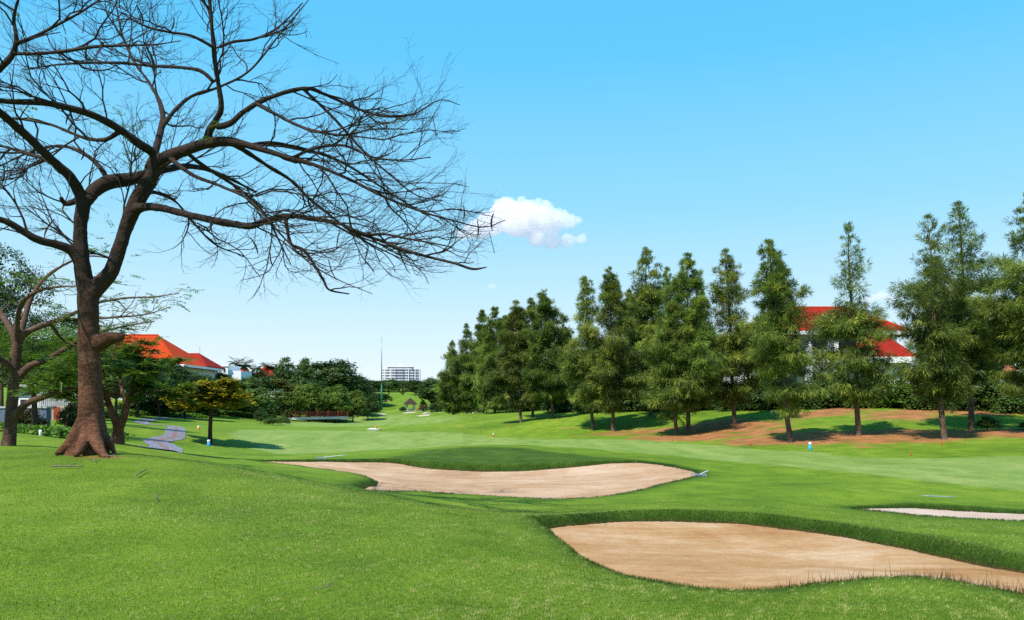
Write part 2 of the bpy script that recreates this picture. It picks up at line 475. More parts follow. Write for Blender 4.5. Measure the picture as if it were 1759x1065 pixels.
    M['cloud'] = m
setup_materials()

# ------------------------------------------------------------------ terrain: grass surface through surveyed points (px, py, distance)
CTRL = [
 # foreground mound
 (0,1065,6.1),(400,1065,6.0),(800,1065,6.0),(1200,1065,6.0),(1759,1065,6.0),(-300,1065,6.1),(2100,1065,6.2),
 (0,900,9.2),(250,900,9.3),(0,800,14.2),(155,779,15.6),(300,791,15.3),(-250,790,15),(0,776,18),(100,772,19),
 (400,852,12),(420,806,16.5),(250,785,18.5),(600,900,10.3),(600,848,14.5),(800,900,11.5),(900,950,9.6),(870,892,13.4),
 (740,868,15.5),(500,820,17.5),
 # near edge of the front bunker
 (1010,967,10.6),(1080,992,9.7),(1180,1011,9.1),(1260,1018,8.9),(1400,1007,9.0),(1540,996,9.0),(1600,997,9.0),(1759,1025,8.5),
 # bank behind it and the ground between the bunkers
 (960,885,16.0),(1100,878,16.65),(1210,878,16.6),(1320,885,16.0),(1440,899,14.75),(1600,921,12.8),(1759,955,11.05),
 (880,878,17.9),(900,868,19.6),(1100,865,19.0),(1300,858,20.0),(1300,830,26),(750,853,19.8),(1600,900,15.3),(1759,905,14.6),
 (1480,882,17.8),(1590,893,16.7),(1690,898,16.2),(1759,901,16.0),(1480,862,21),(1660,866,20.2),(1759,871,19.8),(1450,845,22.0),(1759,850,23),
 # mid bunker: near edge, tongue, back bank
 (960,858,21.9),(1080,847,23.2),(800,851,22.0),(1150,830,25.5),(1250,815,29),(650,846,22.6),
 (560,815,24.5),(600,829,23.4),(520,809,25),(430,802,26),
 (830,797,33.6),(720,790,34.8),(950,795,33.55),(1080,791,33.6),(540,789,33.9),(430,789,33.5),(1190,805,31),
 (800,768,42),(900,768,43),(700,772,43),(1000,778,41),
 # fairway
 (500,776,46),(1000,764,55),(600,746,80),(1300,790,38),(1759,800,30),(1400,800,33),(1600,795,36),(700,742,88),
 (860,750,73),(1012,754,60),(1165,760,54),(1300,770,47),(1392,776,43),(1477,785,39.5),(1645,786,38),(1759,782,38),
 # wooded bank on the right
 (1358,760,49),(1475,748,50),(1610,755,46),(1668,738,52),(1262,728,62),(1172,746,60.5),(1118,717,75),(1053,741,70),(1019,738,72),
 (950,718,82),(895,726,85),(1770,742,47),(2000,745,46),(1400,703,66),(1759,706,60),(2100,706,58),(1250,704,75),(1100,705,86),(950,708,98),(880,710,105),(820,709,140),
 (1500,690,85),(1800,690,85),(1200,695,100),
 # left side, path and valley
 (361,763,62),(275,766,42),(300,745,64),(265,723,108),(230,776,36),(400,716,150),(200,706,130),(20,766,21),(-200,766,22),(205,763,29),(70,749,33),
 (40,737,42),(-150,735,42),(150,730,60),(430,748,75),(480,731,122),(330,722,120),(100,700,110),(250,682,155),(50,680,140),(-300,690,120),
 # far
 (540,721,190),(603,716,240),(700,718,200),(705,705.5,280),(655,706,290),(760,708,230),(450,700,185),(560,697,215),
 (680,690,380),(680,673,480),(640,680,400),(740,680,330),(400,670,250),(560,670,320),(900,690,220),(1100,685,200),(1500,680,200),
 (680,660,750),(300,676,500),(1200,676,500),(1700,676,500),(0,680,400),(680,684,1500),(-200,688,1500),(1900,688,1500),(680,690,3500),(0,690,3500),(1759,690,3500),
 (500,1300,3.4),(1300,1300,3.4),(-400,1300,3.6),(2200,1300,3.6),(900,2500,1.2),
]
_c = np.array([P(*c) for c in CTRL])
_th = np.arctan2(_c[:, 0], _c[:, 1]); _lr = np.log(np.hypot(_c[:, 0], _c[:, 1]))
_z = _c[:, 2]
_scl = np.exp(_lr)                     # solve for the height seen as an angle, so that far ground stays smooth too
def _phi(d2):
    return 0.5 * d2 * np.log(d2 + 1e-12)
_n = len(_c)
_A = np.zeros((_n + 3, _n + 3))
_A[:_n, :_n] = _phi((_th[:, None] - _th[None]) ** 2 + (_lr[:, None] - _lr[None]) ** 2) + np.eye(_n) * 2e-4
_A[:_n, _n] = 1; _A[:_n, _n + 1] = _th; _A[:_n, _n + 2] = _lr
_A[_n:, :_n] = _A[:_n, _n:].T
_w = np.linalg.solve(_A, np.concatenate([_z / _scl ** 0.6, [0, 0, 0]]))

def grass_z(x, y):
    x = np.asarray(x, float).ravel(); y = np.asarray(y, float).ravel()
    th = np.arctan2(x, y); r = np.maximum(np.hypot(x, y), 0.8); lr = np.log(r)
    tc_ = np.clip(th, -1.0, 1.0)
    out = np.empty(len(x))
    for i in range(0, len(x), 40000):
        a, b = tc_[i:i + 40000], lr[i:i + 40000]
        out[i:i + 40000] = _phi((a[:, None] - _th) ** 2 + (b[:, None] - _lr) ** 2) @ _w[:_n] + _w[_n] + _w[_n + 1] * a + _w[_n + 2] * b
    z = out * r ** 0.6
    back = sstep(1.0, 1.6, np.abs(th))
    z = z * (1 - back) + 0.0 * back
    near = sstep(2.6, 1.0, r)
    z = z * (1 - near)
    amp = np.clip((r - 3) / 25, 0, 1)
    z += lumps(x, y, 3, (0.35, 0.6, 1.1)) * 0.05 * amp + lumps(x, y, 4, (2.3, 4.1)) * 0.012
    return z

# bunkers: outline points (px, py, drop of the sand below the eye)
BUNKERS = {
 'front': [(936,912,2.36),(980,903.5,2.38),(1070,896.5,2.40),(1210,897.5,2.40),(1320,905,2.40),(1440,922,2.36),(1560,945,2.32),(1680,970,2.28),(1759,984,2.25),
           (1900,1012,2.21),(1950,1062,2.10),(1759,1024,2.07),(1690,1010,2.06),(1600,995,2.04),(1540,994,2.05),(1440,1001,2.08),(1340,1011,2.11),
           (1260,1016,2.13),(1180,1009,2.15),(1080,990,2.18),(1010,965,2.23),(960,938,2.31)],
 'mid': [(412,793,2.27),(540,793.5,2.35),(670,795,2.5),(720,803,2.65),(830,810,2.75),(900,809,2.72),(990,802,2.55),(1060,795.5,2.40),(1110,796,2.38),
         (1160,803,2.42),(1197,815,2.46),(1140,830,2.52),(1080,845,2.58),(1020,854,2.6),(960,856.5,2.6),(880,854.5,2.58),(800,849,2.56),(720,843,2.52),
         (650,843,2.48),(622,841.5,2.45),(648,832,2.45),(640,824,2.42),(590,814,2.4),(520,805,2.34),(450,799,2.26)],
 'side': [(1478,874.5,2.52),(1560,873,2.60),(1660,878,2.58),(1759,883,2.56),(1900,890,2.54),(1950,905,2.4),(1759,896,2.40),(1690,893,2.42),(1600,888,2.46),(1510,879,2.50)],
}
def closed_curve(p, step, rag, seed):
    q = np.vstack([p[-1:], p, p[:2]])
    c = catmull(q, step)
    # keep the part from p[0] back to p[0]
    i0 = np.argmin(np.linalg.norm(c[:len(c) // 2] - p[0], axis=1))
    i1 = len(c) // 2 + np.argmin(np.linalg.norm(c[len(c) // 2:] - p[0], axis=1))
    c = c[i0:i1]
    rg = np.random.default_rng(seed)
    s = np.linspace(0, 2 * math.pi, len(c), endpoint=False)
    wob = sum(np.sin(s * k + rg.uniform(0, 6.3)) / 8 for k in (23, 37, 53, 71, 97, 131, 163, 211))
    nrm = np.roll(c, -1, 0) - np.roll(c, 1, 0)
    nrm = norm(np.stack([nrm[:, 1], -nrm[:, 0]], -1))
    c[:, :2] += nrm * (wob * rag)[:, None]
    return c

class Bunker:
    def __init__(s, pts, seed, step=0.25):
        p = []
        for px, py, d in pts:
            Y = d * F / (py - HY)
            p.append(((px - CX) / F * Y, Y, EYE - d))
        s.edge = np.array(p)
        s.poly = closed_curve(s.edge, step, 0.10, seed)[:, :2]
        s.lo = s.poly.min(0); s.hi = s.poly.max(0)
        e = s.edge; n = len(e)
        d2 = ((e[:, None, :2] - e[None, :, :2]) ** 2).sum(-1)
        A = np.zeros((n + 3, n + 3)); A[:n, :n] = _phi(d2) + np.eye(n) * 0.3
        A[:n, n] = 1; A[:n, n + 1:n + 3] = e[:, :2]; A[n:, :n] = A[:n, n:].T
        s.w = np.linalg.solve(A, np.concatenate([e[:, 2], [0, 0, 0]]))
    def sand(s, x, y):
        e = s.edge; n = len(e)
        d2 = (x[:, None] - e[:, 0]) ** 2 + (y[:, None] - e[:, 1]) ** 2
        return _phi(d2) @ s.w[:n] + s.w[n] + s.w[n + 1] * x + s.w[n + 2] * y
    def sdf(s, x, y):
        a = s.poly; b = np.roll(a, -1, 0)
        p = np.stack([x, y], -1)
        best = np.full(len(x), 1e9); ins = np.zeros(len(x), bool)
        for i in range(len(a)):
            ab = b[i] - a[i]; ap = p - a[i]
            t = np.clip((ap @ ab) / (ab @ ab + 1e-12), 0, 1)
            d = ((ap - t[:, None] * ab) ** 2).sum(-1)
            best = np.minimum(best, d)
            c = (a[i, 1] > y) != (b[i, 1] > y)
            xx = a[i, 0] + (y - a[i, 1]) / (ab[1] + 1e-12) * ab[0]
            ins ^= c & (x < xx)
        d = np.sqrt(best)
        return np.where(ins, -d, d)
BK = {k: Bunker(v, 11 + i) for i, (k, v) in enumerate(BUNKERS.items())}
for _k, _l in (('front', 0.06), ('mid', 0.015), ('side', 0.03)): BK[_k].lip = _l

def ground_full(x, y):
    """height, nearest bunker distance"""
    x = np.asarray(x, float).ravel(); y = np.asarray(y, float).ravel()
    g = grass_z(x, y)
    dist = np.full(len(x), 9.0)
    for b in BK.values():
        m = (x > b.lo[0] - 3) & (x < b.hi[0] + 3) & (y > b.lo[1] - 3) & (y < b.hi[1] + 3)
        if not m.any(): continue
        xs, ys = x[m], y[m]
        sd_ = b.sdf(xs, ys)
        S = b.sand(xs, ys)
        gg = np.maximum(g[m], S + b.lip - 0.2 * sstep(0.3, 2.0, sd_))
        h = S + (gg - S) * sstep(0.0, 0.26, sd_) - 0.35 * sstep(0.0, 0.22, -sd_)
        g[m] = np.where(sd_ < 2.0, h, g[m])
        dist[m] = np.minimum(dist[m], sd_)
    return g, dist

def gz(x, y):
    return float(ground_full([x], [y])[0][0])

_YS = np.exp(np.linspace(math.log(4.0), math.log(700), 2600))
def pick(px, py, y0=4.0):
    """where the line of sight through a photo pixel first meets the ground"""
    Y = _YS[_YS >= y0]
    X = (px - CX) / F * Y
    zr = EYE + (HY - py) / F * Y
    g = ground_full(X, Y)[0]
    hit = np.nonzero(zr <= g)[0]
    i = hit[0] if len(hit) else len(Y) - 1
    return np.array([X[i], Y[i], g[i]])

def poly_sdf(poly, x, y):
    b = Bunker.__new__(Bunker); b.poly = np.asarray(poly, float)[:, :2]
    return b.sdf(x, y)

def build_ground():
    rr = [0.0, 0.6, 1.2, 1.8, 2.4, 3.0, 3.5]
    r = 3.8
    while r < 60: rr.append(r); r *= 1.0052
    while r < 5200: rr.append(r); r *= 1.03
    rr = np.array(rr)
    front = np.linspace(-0.74, 0.74, 860)
    th = np.concatenate([np.linspace(-math.pi, -0.74, 46)[:-1], front, np.linspace(0.74, math.pi, 46)[1:-1]])
    T, R = np.meshgrid(th, rr)
    x = (R * np.sin(T)).ravel(); y = (R * np.cos(T)).ravel()
    z, dist = ground_full(x, y)
    nt, nr = len(th), len(rr)
    i = np.arange(nr - 1)[:, None] * nt; j = np.arange(nt)[None]; j2 = (j + 1) % nt
    Fq = np.stack([i + j, i + nt + j, i + nt + j2, i + j2], -1).reshape(-1, 4)[nt * 0:]
    # fairway: outline picked on the ground
    near = [(1990,868),(1759,842),(1600,828),(1450,810),(1300,797),(1150,783),(1040,773),(940,767),(870,764),(760,767),(640,774),(540,779),(470,779),(428,771),(440,763),(398,752),(402,742),(430,738)]
    far = [(520,739),(640,741),(740,742),(850,751),(930,754),(1012,754.5),(1080,754.5),(1165,760),(1279,770),(1392,776.5),(1477,786),(1645,787),(1759,783),(1990,790)]
    fw = np.array([pick(*p, y0=24.0) for p in near] + [pick(*p, y0=30) for p in far])
    green = np.array([pick(*p, y0=100) for p in [(470,728),(560,733),(700,735),(780,728),(790,716),(700,712),(600,708),(540,714)]])
    sub = (R.ravel() < 420) & (np.abs(T.ravel()) < 0.9)
    fair = np.zeros(len(x)); dry = np.zeros(len(x))
    sdw = poly_sdf(catmull(np.vstack([fw, fw[:1]]), 4.0), x[sub], y[sub])
    sg = poly_sdf(green, x[sub], y[sub])
    wob = lumps(x[sub], y[sub], 8, (0.8, 1.7)) * 0.25
    rs = R.ravel()[sub]
    fair[sub] = np.maximum(sstep(0.25 + rs * 0.004, -0.25 - rs * 0.004, sdw + wob), 0.8 * sstep(3, -3, sg))
    farf = np.array([P(600, 700, 330), P(690, 690, 340), P(700, 680, 480), P(650, 675, 520), P(640, 685, 380)])
    fair[sub] = np.maximum(fair[sub], 0.7 * sstep(6, -6, poly_sdf(farf, x[sub], y[sub])))
    for px, Y, s, a in [(1180,58,4.5,1),(1110,66,4,.8),(1262,60,4.5,1),(1330,50,3.6,.9),(1430,49,4.0,1),(1520,48,3.6,1),(1600,47,3.5,1),(1690,48,3.5,1),(1770,46,3,.9),(1225,64,4,.9),
                        (1400,63,4,.9),(1540,60,4,.9),(1700,60,4,.9),(1480,44.5,2.2,.5),(1060,68,3.5,.8),(1000,74,3,.45),(1300,56,4,.8),(950,80,2.5,.4),(361,62,1.1,.9),(1120,60,3,.8),(1220,56,3.5,1),(1300,52,3,1),(1390,52,3.2,1),(1480,51,3.2,1),(1560,51,3,1),(1650,50,3,1),(1740,49,3,1),(1640,62,3,1),(1580,63,3,1),(1450,65,3,1),(150,14.9,.55,.62),(190,15.0,.5,.5),(300,17,.8,.3)]:
        a *= 0.92; s *= 0.96
        X = (px - CX) / F * Y
        dry = np.maximum(dry, a * np.exp(-(((x - X) / s) ** 2 + ((y - Y) / (s * 0.8)) ** 2)))
    lon = np.exp(-(np.maximum(dist, 0) / 0.5) ** 2) * 1.0  # band round the bunkers: long grass with lip shade put into its colour
    # the rough behind the mid bunker is longer and darker
    hump = np.array([P(650, 0, 35), P(720, 0, 39.5), P(800, 0, 42), P(900, 0, 42), P(1000, 0, 39), P(1090, 0, 34.2), P(960, 0, 33), P(830, 0, 33.3), P(720, 0, 34)])
    lon[sub] = np.maximum(lon[sub], 0.75 * sstep(0.9, -0.9, poly_sdf(hump, x[sub], y[sub]) + wob * 2))
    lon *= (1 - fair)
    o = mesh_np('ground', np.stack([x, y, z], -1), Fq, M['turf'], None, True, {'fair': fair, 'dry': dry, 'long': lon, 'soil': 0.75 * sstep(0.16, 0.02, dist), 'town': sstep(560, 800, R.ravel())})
    tag(o, kind='structure')
build_ground()

def build_sand(key, name, mat, res):
    b = BK[key]
    xs = np.arange(b.lo[0] - 0.5, b.hi[0] + 0.5, res); ys = np.arange(b.lo[1] - 0.5, b.hi[1] + 0.5, res)
    X, Y = np.meshgrid(xs, ys)
    x, y = X.ravel(), Y.ravel()
    d = b.sdf(x, y)
    z = b.sand(x, y) - 0.12 * sstep(0, 2.2, -d) - 0.8 * np.maximum(d, 0)
    rg = np.random.default_rng(5)
    z += 0.018 * lumps(x, y, 21, (1.2, 2.0, 3.4)) + 0.003 * np.sin(y * 13 + np.sin(x * 0.8) * 2.0) * (0.5 + 0.5 * lumps(x, y, 22, (0.7,))) + rg.normal(0, 0.0025, len(x))
    nx, ny = len(xs), len(ys)
    i = np.arange(ny - 1)[:, None] * nx; j = np.arange(nx - 1)[None]
    Fq = np.stack([i + j, i + j + 1, i + nx + j + 1, i + nx + j], -1).reshape(-1, 4)
    keep = (d[Fq] < 0.32).all(1)
    Fq = Fq[keep]
    used = np.unique(Fq); remap = np.zeros(len(x), int); remap[used] = np.arange(len(used))
    o = mesh_np(name, np.stack([x, y, z], -1)[used], remap[Fq], mat, None, True)
    tag(o, kind='structure')
build_sand('front', 'sand_bunker', M['sand_warm'], 0.06)
build_sand('mid', 'sand_bunker', M['sand_pink'], 0.10)
build_sand('side', 'sand_bunker', M['sand_pale'], 0.08)

# small far bunkers on the next hole, each a thin sheet over the turf
def sand_spot(px, py, wpx, hpx, y0=100):
    p = pick(px, py, y0)
    rx = wpx / 2 / F * p[1]
    ring = np.linspace(0, 2 * math.pi, 28, endpoint=False)
    dy = 0
    a, b_ = pick(px, py - hpx / 2, y0), pick(px, py + hpx / 2, y0)
    ry = max(rx * 0.5, min(abs(a[1] - b_[1]) / 2, 9))
    V = [(p[0], p[1], gz(p[0], p[1]) + 0.10)]
    for k in (0.55, 1.0):
        for t in ring:
            X = p[0] + rx * k * math.cos(t) * (1 + 0.12 * math.sin(3 * t + px)); Yy = p[1] + ry * k * math.sin(t)
            V.append((X, Yy, gz(X, Yy) + (0.10 if k < 1 else 0.02)))
    n = len(ring)
    f3 = [(0, 1 + i, 1 + (i + 1) % n) for i in range(n)]
    f4 = [(1 + i, 1 + n + i, 1 + n + (i + 1) % n, 1 + (i + 1) % n) for i in range(n)]
    o = mesh_np('sand_bunker', V, [np.array(f4), np.array(f3)], M['sand_pale'])
    tag(o, kind='structure')
for a in [(655.5,711.7,17,2.5,100),(703,709,27,1.6,150),(734,709,14,1.2,150),(728,714,24,2.4,100),(666,689,8,1.4,300),(666,696,8,1.4,300)]:
    sand_spot(*a)

def build_path():
    line = [(170,777.5,30),(215,777,30),(262,776,30),(285,772,30),(277,765,30),(266,758,30),(280,755,30),(297,752,30),(301,744,30),(302,735,40),(288,731.5,40),(262,730,40),(245,727,50),(246,723,50),(264,720,60),(295,718,60),(325,717,60)]
    pts = np.array([pick(*q) for q in line])
    pts[:, 2] = 0
    c = catmull(pts, 0.5)
    t = norm(np.gradient(c[:, :2], axis=0)); nrm = np.stack([t[:, 1], -t[:, 0]], -1)
    s = np.concatenate([[0], np.cumsum(np.linalg.norm(np.diff(c[:, :2], axis=0), axis=1))])
    k = 9; V, U, A = [], [], []
    for q in range(k):
        u = q / (k - 1)
        xy = c[:, :2] + nrm * ((u - 0.5) * 1.55)
        z = ground_full(xy[:, 0], xy[:, 1])[0] + 0.035
        V.append(np.column_stack([xy, z])); U.append(np.full(len(c), u)); A.append(s)
    n = len(c)
    V = np.concatenate(V)
    q = np.arange(k - 1)[:, None] * n; i = np.arange(n - 1)[None]
    Fq = np.stack([q + i, q + n + i, q + n + i + 1, q + i + 1], -1).reshape(-1, 4)
    o = mesh_np('path', V, Fq, M['path'], None, True, {'across': np.concatenate(U), 'along': np.concatenate(A)})
    tag(o, kind='structure')
build_path()

# ------------------------------------------------------------------ foliage pieces
def diamonds(c, u, v):
    """one leaf-sized rhombus per row"""
    n = len(c)
    V = np.stack([c - u, c + v, c + u, c - v], 1).reshape(-1, 3)
    return V, np.arange(n * 4).reshape(n, 4)

def rand_unit(rg, n):
    return norm(rg.normal(size=(n, 3)))

def foliage(name, c, u, v, rnd, mat, parent):
    V, Fq = diamonds(c, u, v)
    return mesh_np(name, V, Fq, mat, parent, False, {'rnd': np.repeat(np.clip(rnd, 0, 1), 4)})

def crown_leaves(rg, lobes, n_clump, per, clump_r, leaf, flat=0.0):
    """leaf clumps spread over the shells of several lobes"""
    lob = np.array(lobes, float)
    area = (lob[:, 3] * lob[:, 4] + lob[:, 3] * lob[:, 5]); pr = area / area.sum()
    li = rg.choice(len(lob), n_clump, p=pr)
    d = rand_unit(rg, n_clump)
    d[:, 2] = np.where(d[:, 2] < -0.35, -d[:, 2], d[:, 2])
    rad = rg.uniform(0.55, 1.03, n_clump) ** 0.6
    cc = lob[li, :3] + d * lob[li, 3:6] * rad[:, None]
    tone = rg.normal(0, 0.16, n_clump)
    k = np.repeat(np.arange(n_clump), per); n = len(k)
    sc = np.array([1, 1, 0.6 if flat == 0 else 0.25])
    c = cc[k] + rg.normal(size=(n, 3)) * sc * (clump_r * rg.uniform(0.6, 1.3, n_clump)[k])[:, None]
    nrm = norm(d[k] * 0.7 + np.array([0, 0, 0.6 + flat * 2]) + rand_unit(rg, n) * (0.75 - 0.4 * flat))
    u = norm(np.cross(nrm, rand_unit(rg, n)))
    w = np.cross(nrm, u)
    s = leaf * rg.uniform(0.6, 1.3, n)
    rnd = 0.45 + tone[k] + rg.normal(0, 0.18, n)
    return c, u * s[:, None], w * (s * 0.55)[:, None], rnd

def bend(rg, p, d, L, n, wob, grav=0.0, up=0.0):
    """a wandering polyline of n+1 points"""
    pts = [p]; d = np.array(d, float)
    for i in range(n):
        d = d + rg.normal(size=3) * wob + np.array([0, 0, -grav + up * (i / n)])
        d /= np.linalg.norm(d)
        pts.append(pts[-1] + d * L / n)
    return np.array(pts), d

def broadleaf(name, label, cat, seed, lobes, n_clump, per, clump_r, leaf, mat, trunk_h, trunk_r, group, flat=0.0, bark='bark_dark'):
    rg = np.random.default_rng(seed)
    root = thing(name, label, cat, (0, 0, 0), 0, group)
    tb = []
    top = np.array([0, 0, trunk_h])
    p = catmull([(0, 0, -0.5, trunk_r * 1.4), (0.05, 0.02, trunk_h * 0.4, trunk_r), (top[0], top[1], top[2], trunk_r * 0.8)], 0.3)
    tb.append((p[:, :3], p[:, 3], 8))
    for lb in lobes:
        e = np.array(lb[:3]) + np.array([0, 0, lb[5] * 0.2])
        mid = (top + e) / 2 + rg.normal(0, 0.2, 3)
        q = catmull([(*top, trunk_r * 0.65), (*mid, trunk_r * 0.4), (*e, trunk_r * 0.15)], 0.5)
        tb.append((q[:, :3], q[:, 3], 6))
    tubes_mesh('trunk', tb, M[bark], root)
    foliage('crown', *crown_leaves(rg, lobes, n_clump, per, clump_r, leaf, flat), mat, root)
    return root

# ------------------------------------------------------------------ casuarinas
def casuarina(label, px, py, Y, top_py, top_px, w_px, seed, sparse=0.5, group='casuarinas along the wooded bank', twin=False, low=0.10, dens=1.0, col=(1, 1, 1)):
    rg = np.random.default_rng(seed)
    cj = rg.uniform(0.78, 1.22); col = (col[0] * cj * rg.uniform(.9, 1.12), col[1] * cj, col[2] * cj * rg.uniform(.85, 1.2))
    X = (px - CX) / F * Y
    z0 = gz(X, Y)
    base = np.array([X, Y, z0])
    H = EYE + (HY - top_py) / F * Y - z0
    lean = np.array([(top_px - px) / F * Y, rg.normal(0, 0.15), 0])
    W = w_px / F * Y * 0.87
    root = thing('casuarina_tree', label, 'tree', base, 0, group)
    tr = 0.065 + H * 0.0072
    ctr = [(0, 0, -0.4, tr * 1.5), (0, 0, 0.15, tr * 1.15)]
    for t in (0.12, 0.3, 0.5, 0.7, 0.85, 1.0):
        w = rg.normal(0, 0.05, 2) * H * 0.06
        ctr.append((lean[0] * t + w[0], lean[1] * t + w[1], H * t * (0.985 if t == 1 else 1), tr * (1 - t) ** 0.85 + 0.012))
    tk = catmull(ctr, 0.35)
    tb = [(tk[:, :3], tk[:, 3], 8)]
    nb = int((46 + H * 5.2) * dens)
    C, U, V, R = [], [], [], []
    hs_ = tk[:, 2]
    ts = np.sort(low + (1 - low) * rg.uniform(0, 1, nb) ** 0.90)
    lump_ph = rg.uniform(0, 6.28, 4)
    pj = 1 + rg.normal(0, 0.16, 9); pj[5:] = 1 + rg.normal(0, 0.07, 4); pj[-1] = 1; pk = rg.uniform(-0.06, 0.07)
    dr_k = rg.uniform(0.7, 1.2); gap_at = rg.uniform(0.2, 0.6, 3)
    for i, t in enumerate(ts):
        h = t * H * 0.985
        k = np.searchsorted(hs_, h); k = min(max(k, 1), len(tk) - 1)
        o = tk[k, :3]
        q = (t - low) / (1 - low)
        prof = np.interp(q, [0, 0.06, 0.16 + pk * .5, 0.30 + pk, 0.45 + pk, 0.60, 0.80, 0.92, 1.0], np.array([0.22, 0.40, 0.76, 1.0, 0.84, 0.56, 0.37, 0.19, 0.03]) * pj)
        if np.abs(gap_at - q).min() < 0.022: prof *= 0.45
        az = i * 2.39996 + rg.normal(0, 0.4)
        uneven = 1 + 0.16 * math.sin(2 * az + lump_ph[0] + q * 7) + 0.14 * math.sin(az + lump_ph[1] - q * 9)
        L = max(0.12, W * 0.5 * prof * uneven * rg.uniform(0.42, 1.25))
        el = np.interp(q, [0, 0.3, 0.6, 1], [-0.12, 0.10, 0.42, 1.0]) + rg.normal(0, 0.14)
        d = np.array([math.cos(az) * math.cos(el), math.sin(az) * math.cos(el), math.sin(el)])
        pts, de = bend(rg, o, d, L, 5, 0.10, np.interp(q, [0, 0.5, 1], [0.03, -0.03, -0.06]))
        br = 0.012 + 0.010 * L
        tb.append((pts, np.linspace(br, 0.006, 6), 4))
        thin = np.interp(q, [0, 0.40, 0.56, 0.85, 1.0], [1.0, 1.0, 1.0 - 0.60 * sparse, 1.0 - 0.76 * sparse, 0.22])
        npad = max(1, int(round(L * 2.6 + rg.uniform(-0.4, 0.6))))
        s = np.clip(1.0 - rg.uniform(0, 0.72, npad) ** 1.3, 0.15, 1); s[0] = 1.0
        f = s * 5; a_ = np.clip(f.astype(int), 0, 4); fr = (f - a_)[:, None]
        pc = pts[a_] * (1 - fr) + pts[a_ + 1] * fr
        side = np.cross(d, [0, 0, 1.0]); side /= np.linalg.norm(side) + 1e-6
        pc = pc + side * (rg.normal(size=npad) * (0.06 + 0.20 * L * (1.1 - s)))[:, None]
        ptone = rg.normal(0, 0.13, npad)
        psz = np.interp(q, [0, 0.35, 0.55, 0.85, 1], [0.27, 0.31, 0.15, 0.07, 0.03]) * rg.uniform(0.75, 1.3, npad)
        nt = max(2, int(9 * thin)); K = np.repeat(np.arange(npad), nt)
        tcn = pc[K] + rg.normal(size=(len(K), 3)) * psz[K][:, None] * np.array([1, 1, 0.36])
        per = 22
        kk = np.repeat(np.arange(len(K)), per); n = len(kk)
        out = norm(d * 0.5 + (tcn - pc[K]) / psz[K][:, None] * 0.5 + rg.normal(size=(len(K), 3)) * 0.3)[kk]
        droop = np.interp(q, [0, 0.35, 0.65, 1.0], [0.85, 0.80, 0.2, -0.6]); droop = droop * dr_k if droop > 0 else droop
        dr = norm(out * rg.uniform(0.5, 1.0, (n, 1)) + np.array([0, 0, -1]) * droop * rg.uniform(0.4, 1.3, (n, 1)) + rg.normal(size=(n, 3)) * 0.36)
        ln = rg.uniform(0.16, 0.40, n) * np.interp(q, [0, 0.4, 0.8, 1.0], [1.0, 1.05, 0.75, 0.55]) * (0.8 + 0.009 * Y)
        c = tcn[kk] + dr * (ln * 0.85)[:, None] + rg.normal(size=(n, 3)) * 0.04
        wv = norm(np.cross(dr, norm(np.array([0.0, 0.0, 1.0]) + 0.8 * rand_unit(rg, n))))
        wd = (0.007 + 0.00017 * Y) * rg.uniform(0.7, 1.4, n)
        C.append(c); U.append(dr * (ln * 0.5)[:, None]); V.append(wv * wd[:, None])
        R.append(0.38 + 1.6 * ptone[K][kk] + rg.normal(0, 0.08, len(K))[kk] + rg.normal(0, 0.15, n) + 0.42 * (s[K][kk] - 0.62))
    tubes_mesh('trunk', tb, M['bark_pine'], root)
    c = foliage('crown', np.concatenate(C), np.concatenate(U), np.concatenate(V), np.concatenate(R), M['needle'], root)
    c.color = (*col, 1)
    if twin: pass
    return root

CAS = [  # label, base px,py, distance, top py, top px, crown width px, sparse
 ('tall casuarina with full foot of drooping foliage beside the blue marker post',1358,760,49,416,1322,150,0.45),
 ('open topped casuarina standing in front of the red roofed house',1475,748,50,386,1458,120,0.95),
 ('broad casuarina with pale trunk nearest the short red stake',1622,755,46,374,1592,142,0.9),
 ('tallest casuarina with tall steeple, left of the round bush',1668,738,52,350,1646,165,0.90),
 ('casuarina cut by the right edge of the photo',1785,742,46,335,1762,175,0.8),
 ('casuarina with slender top and lone trunk on bare orange earth',1262,728,62,432,1246,132,0.8),
 ('casuarina on the right of two pale trunks standing close together',1182,745,61,437,1183,130,0.30),
 ('low yellowish casuarina on the left of two pale trunks close together',1162,748,60,520,1158,130,0.20),
 ('tall casuarina with bare lower trunk high on the orange bank',1118,717,75,427,1108,120,0.70),
 ('casuarina with twin trunk at its foot above the orange bank end',1053,741,70,464,1047,125,0.45),
 ('casuarina with short bare trunk at the left of the gap-side group',1019,738,72,478,1004,100,0.55),
 ('casuarina with leaning reddish trunk right beside the gap in the row',950,718,82,500,934,105,0.45),
 ('casuarina standing forward on the open grass at the end of the row',895,726,85,520,886,100,0.30),
]
for i, a in enumerate(CAS):
    casuarina(*a[:7], seed=100 + i, sparse=a[7], low=0.145 if i not in (8, 3) else 0.22)
